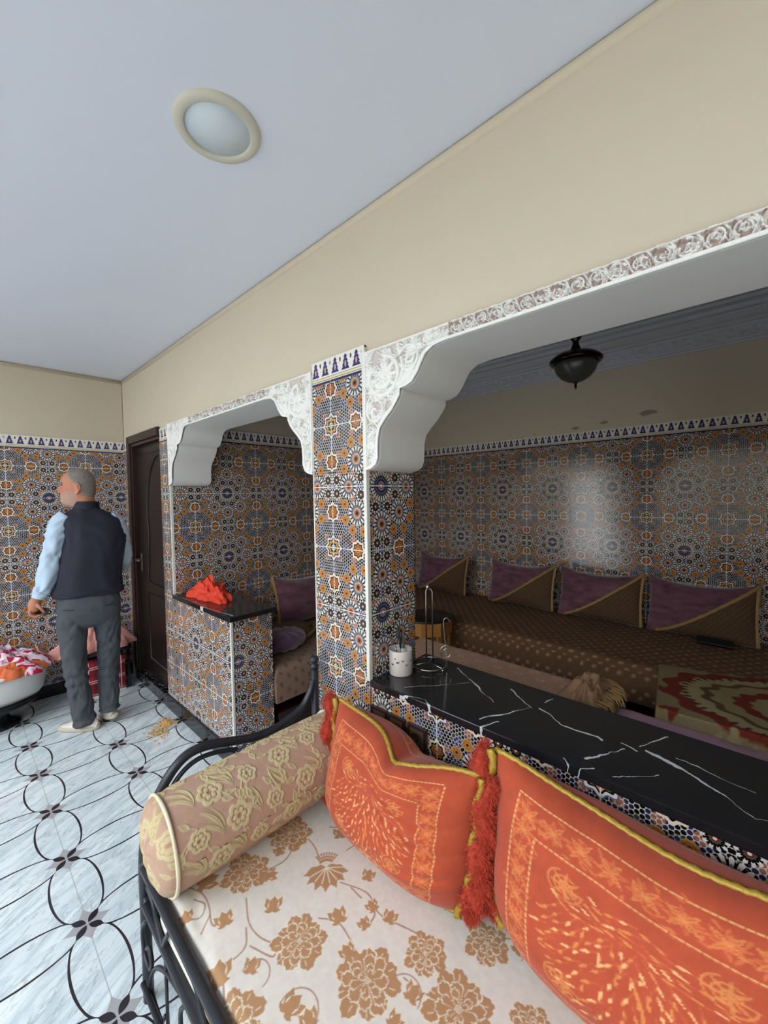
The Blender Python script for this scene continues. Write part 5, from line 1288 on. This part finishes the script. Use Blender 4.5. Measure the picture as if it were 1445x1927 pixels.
ob('hem_seam', tube([tuple(mw(.013+.2005*math.copysign(abs(math.cos(a))**.8, math.cos(a)), .1385*math.copysign(abs(math.sin(a))**.8, math.sin(a)), .968)) for a in np.linspace(0, 2*PI, 61)[:-1]], .004, 6, closed=True), navy, man)
shirt = plain('light blue shirt', (172, 190, 208), .75, var=.05, scale=10, bstr=.15, bscale=400)
def sl(seed): return wrinkle(seed, .012, .9, 9)
ob('sleeve', loft(dense([(-.085, 0, 1.475, .050, .066), (-.120, -.004, 1.43, .064, .074), (-.142, -.012, 1.36, .064, .070), (-.160, -.02, 1.27, .060, .064), (-.178, -.025, 1.19, .059, .060), (-.198, -.03, 1.11, .056, .056), (-.222, -.032, 1.03, .048, .048), (-.236, -.032, .990, .043, .043), (-.243, -.032, .968, .041, .041)], 54), 32, True, sl(3)), shirt, man)
ob('cuff', loft(dense([(-.240, -.032, .985, .040, .040), (-.252, -.032, .955, .038, .038)], 6), 28, False), shirt, man); man.children[-1].modifiers.new('t', 'SOLIDIFY').thickness = .004
ob('sleeve', loft(dense([(.135, 0, 1.47, .05, .06), (.172, .004, 1.42, .060, .07), (.198, .012, 1.34, .058, .066), (.215, .025, 1.25, .056, .06), (.222, .05, 1.17, .054, .056), (.215, .11, 1.11, .050, .050), (.19, .18, 1.07, .042, .042), (.172, .22, 1.055, .038, .038)], 54), 32, True, sl(7)), shirt, man)
gry = plain('grey trousers', (66, 70, 76), .85, var=.12, scale=14, bstr=.3, bscale=500)
def kn(t, th): return -.006*math.sin(t*95+math.sin(th)*1.3)*math.exp(-((t-.62)/.09)**2)-.007*math.sin(t*70+math.cos(th))*math.exp(-((t-.97)/.07)**2)
pants = [loft(dense([(.012, 0, .99, .165, .118), (.012, -.004, .92, .178, .128), (.012, -.006, .85, .180, .130), (.012, -.004, .79, .172, .118), (.012, 0, .745, .150, .095), (.012, 0, .715, .09, .06)], 26, 'z'), 40, True, wrinkle(1, .004), 2.5),
         loft(dense([(-.078, 0, .86, .092, .120), (-.084, 0, .76, .087, .108), (-.085, 0, .66, .077, .092), (-.084, 0, .55, .069, .080), (-.078, -.002, .42, .064, .072), (-.064, -.004, .28, .062, .068), (-.050, -.004, .15, .063, .068), (-.044, -.004, .045, .062, .068)], 60), 36, True, wrinkle(9, .010, 1.0, 9, kn), 2.2),
         loft(dense([(.100, .01, .86, .090, .120), (.105, .02, .76, .083, .108), (.112, .035, .66, .075, .092), (.112, .04, .55, .069, .080), (.110, .04, .42, .063, .070), (.106, .036, .28, .060, .066), (.102, .02, .15, .059, .064), (.100, .012, .085, .058, .064)], 60), 36, True, wrinkle(13, .010, 1.0, 9, kn), 2.2)]
tmp = bpy.data.objects.new('trousers', join_me(pants)); COL.objects.link(tmp)
rm = tmp.modifiers.new('r', 'REMESH'); rm.mode = 'VOXEL'; rm.voxel_size = .005; smd = tmp.modifiers.new('s', 'SMOOTH'); smd.iterations = 3
dg = bpy.context.evaluated_depsgraph_get(); me = bpy.data.meshes.new_from_object(tmp.evaluated_get(dg)); bpy.data.objects.remove(tmp)
me.polygons.foreach_set('use_smooth', [True]*len(me.polygons)); ob('trousers', me, gry, man)
for sg in (-1, 1):   # back pocket welts
    c = [mw(.012+sg*.085+dx, -.128+.012*abs(dx/.06), .865+.006*dx/.06*sg) for dx in (-.055, 0, .055)]; ob('pocket', tube(c, .003, 6), plain('pocket seam', (38, 40, 44), .9), man)
# shoes
shw = plain('off white shoe leather', (212, 206, 196), .6, var=.05, scale=20); sole_m = plain('beige rubber sole', (186, 176, 160), .7, var=.06)
def shoe(cx, cn, ang, lift, pitch_, parent):
    L, n = .27, 30; vs = []; fs = []; SG = 24; vs2 = []
    for i in range(n):
        t = i/(n-1); x = -.075+t*L; wd_ = .047*(math.sin(PI*min(1, max(0, (t*.93+.05))))**.42)*(1-.12*math.exp(-((t-.42)/.16)**2)); h = np.interp(t, [0, .06, .25, .42, .60, .80, .94, 1], [.040, .078, .086, .080, .058, .042, .030, .010])
        for k in range(SG):
            a = 2*PI*k/SG; yy = math.cos(a)*wd_*(1 if math.sin(a) < 0 else (1-.45*math.sin(a)*(h/.09))); z = .022+(h-.022)*max(0, math.sin(a))**.8 if math.sin(a) > 0 else .022+.004*math.sin(a)
            vs.append((x, yy, z))
    for i in range(n-1):
        for k in range(SG): fs.append((i*SG+k, i*SG+(k+1) % SG, (i+1)*SG+(k+1) % SG, (i+1)*SG+k))
    fs.append(tuple(range(SG))); fs.append(tuple((n-1)*SG+k for k in range(SG)))
    up_m = me_from(vs, fs, True); bm = bmesh.new(); out = []
    for i in range(40):
        a = 2*PI*i/40; c, s_n = math.cos(a), math.sin(a); x = .060+.142*math.copysign(abs(c)**.8, c); out.append((x, s_n*.051*(1-.1*math.exp(-((x-.04)/.05)**2))))
    lo = [bm.verts.new((x*.985, y*.95, .000)) for x, y in out]; mi = [bm.verts.new((x, y, .010)) for x, y in out]; hi = [bm.verts.new((x*.99, y*.97, .028)) for x, y in out]
    for A_, B_ in ((lo, mi), (mi, hi)):
        for k in range(40): bm.faces.new((A_[k], A_[(k+1) % 40], B_[(k+1) % 40], B_[k]))
    bm.faces.new(lo[::-1]); bm.faces.new(hi); sole = bm_me(bm, True)
    lac = bmesh.new()
    for x in (.035, .055, .075): add_tube(lac, [(x, -.022, .076-(x-.035)*.4), (x+.004, 0, .081-(x-.035)*.4), (x, .022, .076-(x-.035)*.4)], .0025, 6)
    lm = bm_me(lac, True); w0 = mw(cx, cn, lift)
    T = Matrix.Translation(w0) @ Matrix.Rotation(ang, 4, 'Z') @ Matrix.Rotation(pitch_, 4, 'Y')
    for m__ in (up_m, sole, lm): m__.transform(T)
    u = ob('shoe', up_m, shw, parent); ob('sole', sole, sole_m, u); ob('laces', lm, 'trimw', u)
d_l = (-EX*.80+NX*.60); shoe(-.028, -.002, math.atan2(d_l.y, d_l.x), 0.0, 0.0, man)
d_r = (-EX*.25+NX*.97); shoe(.108, .03, math.atan2(d_r.y, d_r.x), .026, .16, man)
inv = Matrix.Translation(-MO)
for c in man.children: c.matrix_parent_inverse = inv
# phone in the left hand
o = ob('mobile_phone', box(-.036, -.004, -.018, .036, .004, .018, bev=.003), plain('dark phone case', (30, 24, 28), .3)); p = mw(-.243, -.036, .872)
o.location = p; o.rotation_euler = (0.5, .35, math.atan2(EX.y, EX.x)); o.scale = (1.1, 1, 1.5); tag(o, 'small dark phone held in the man\'s left hand', 'phone')
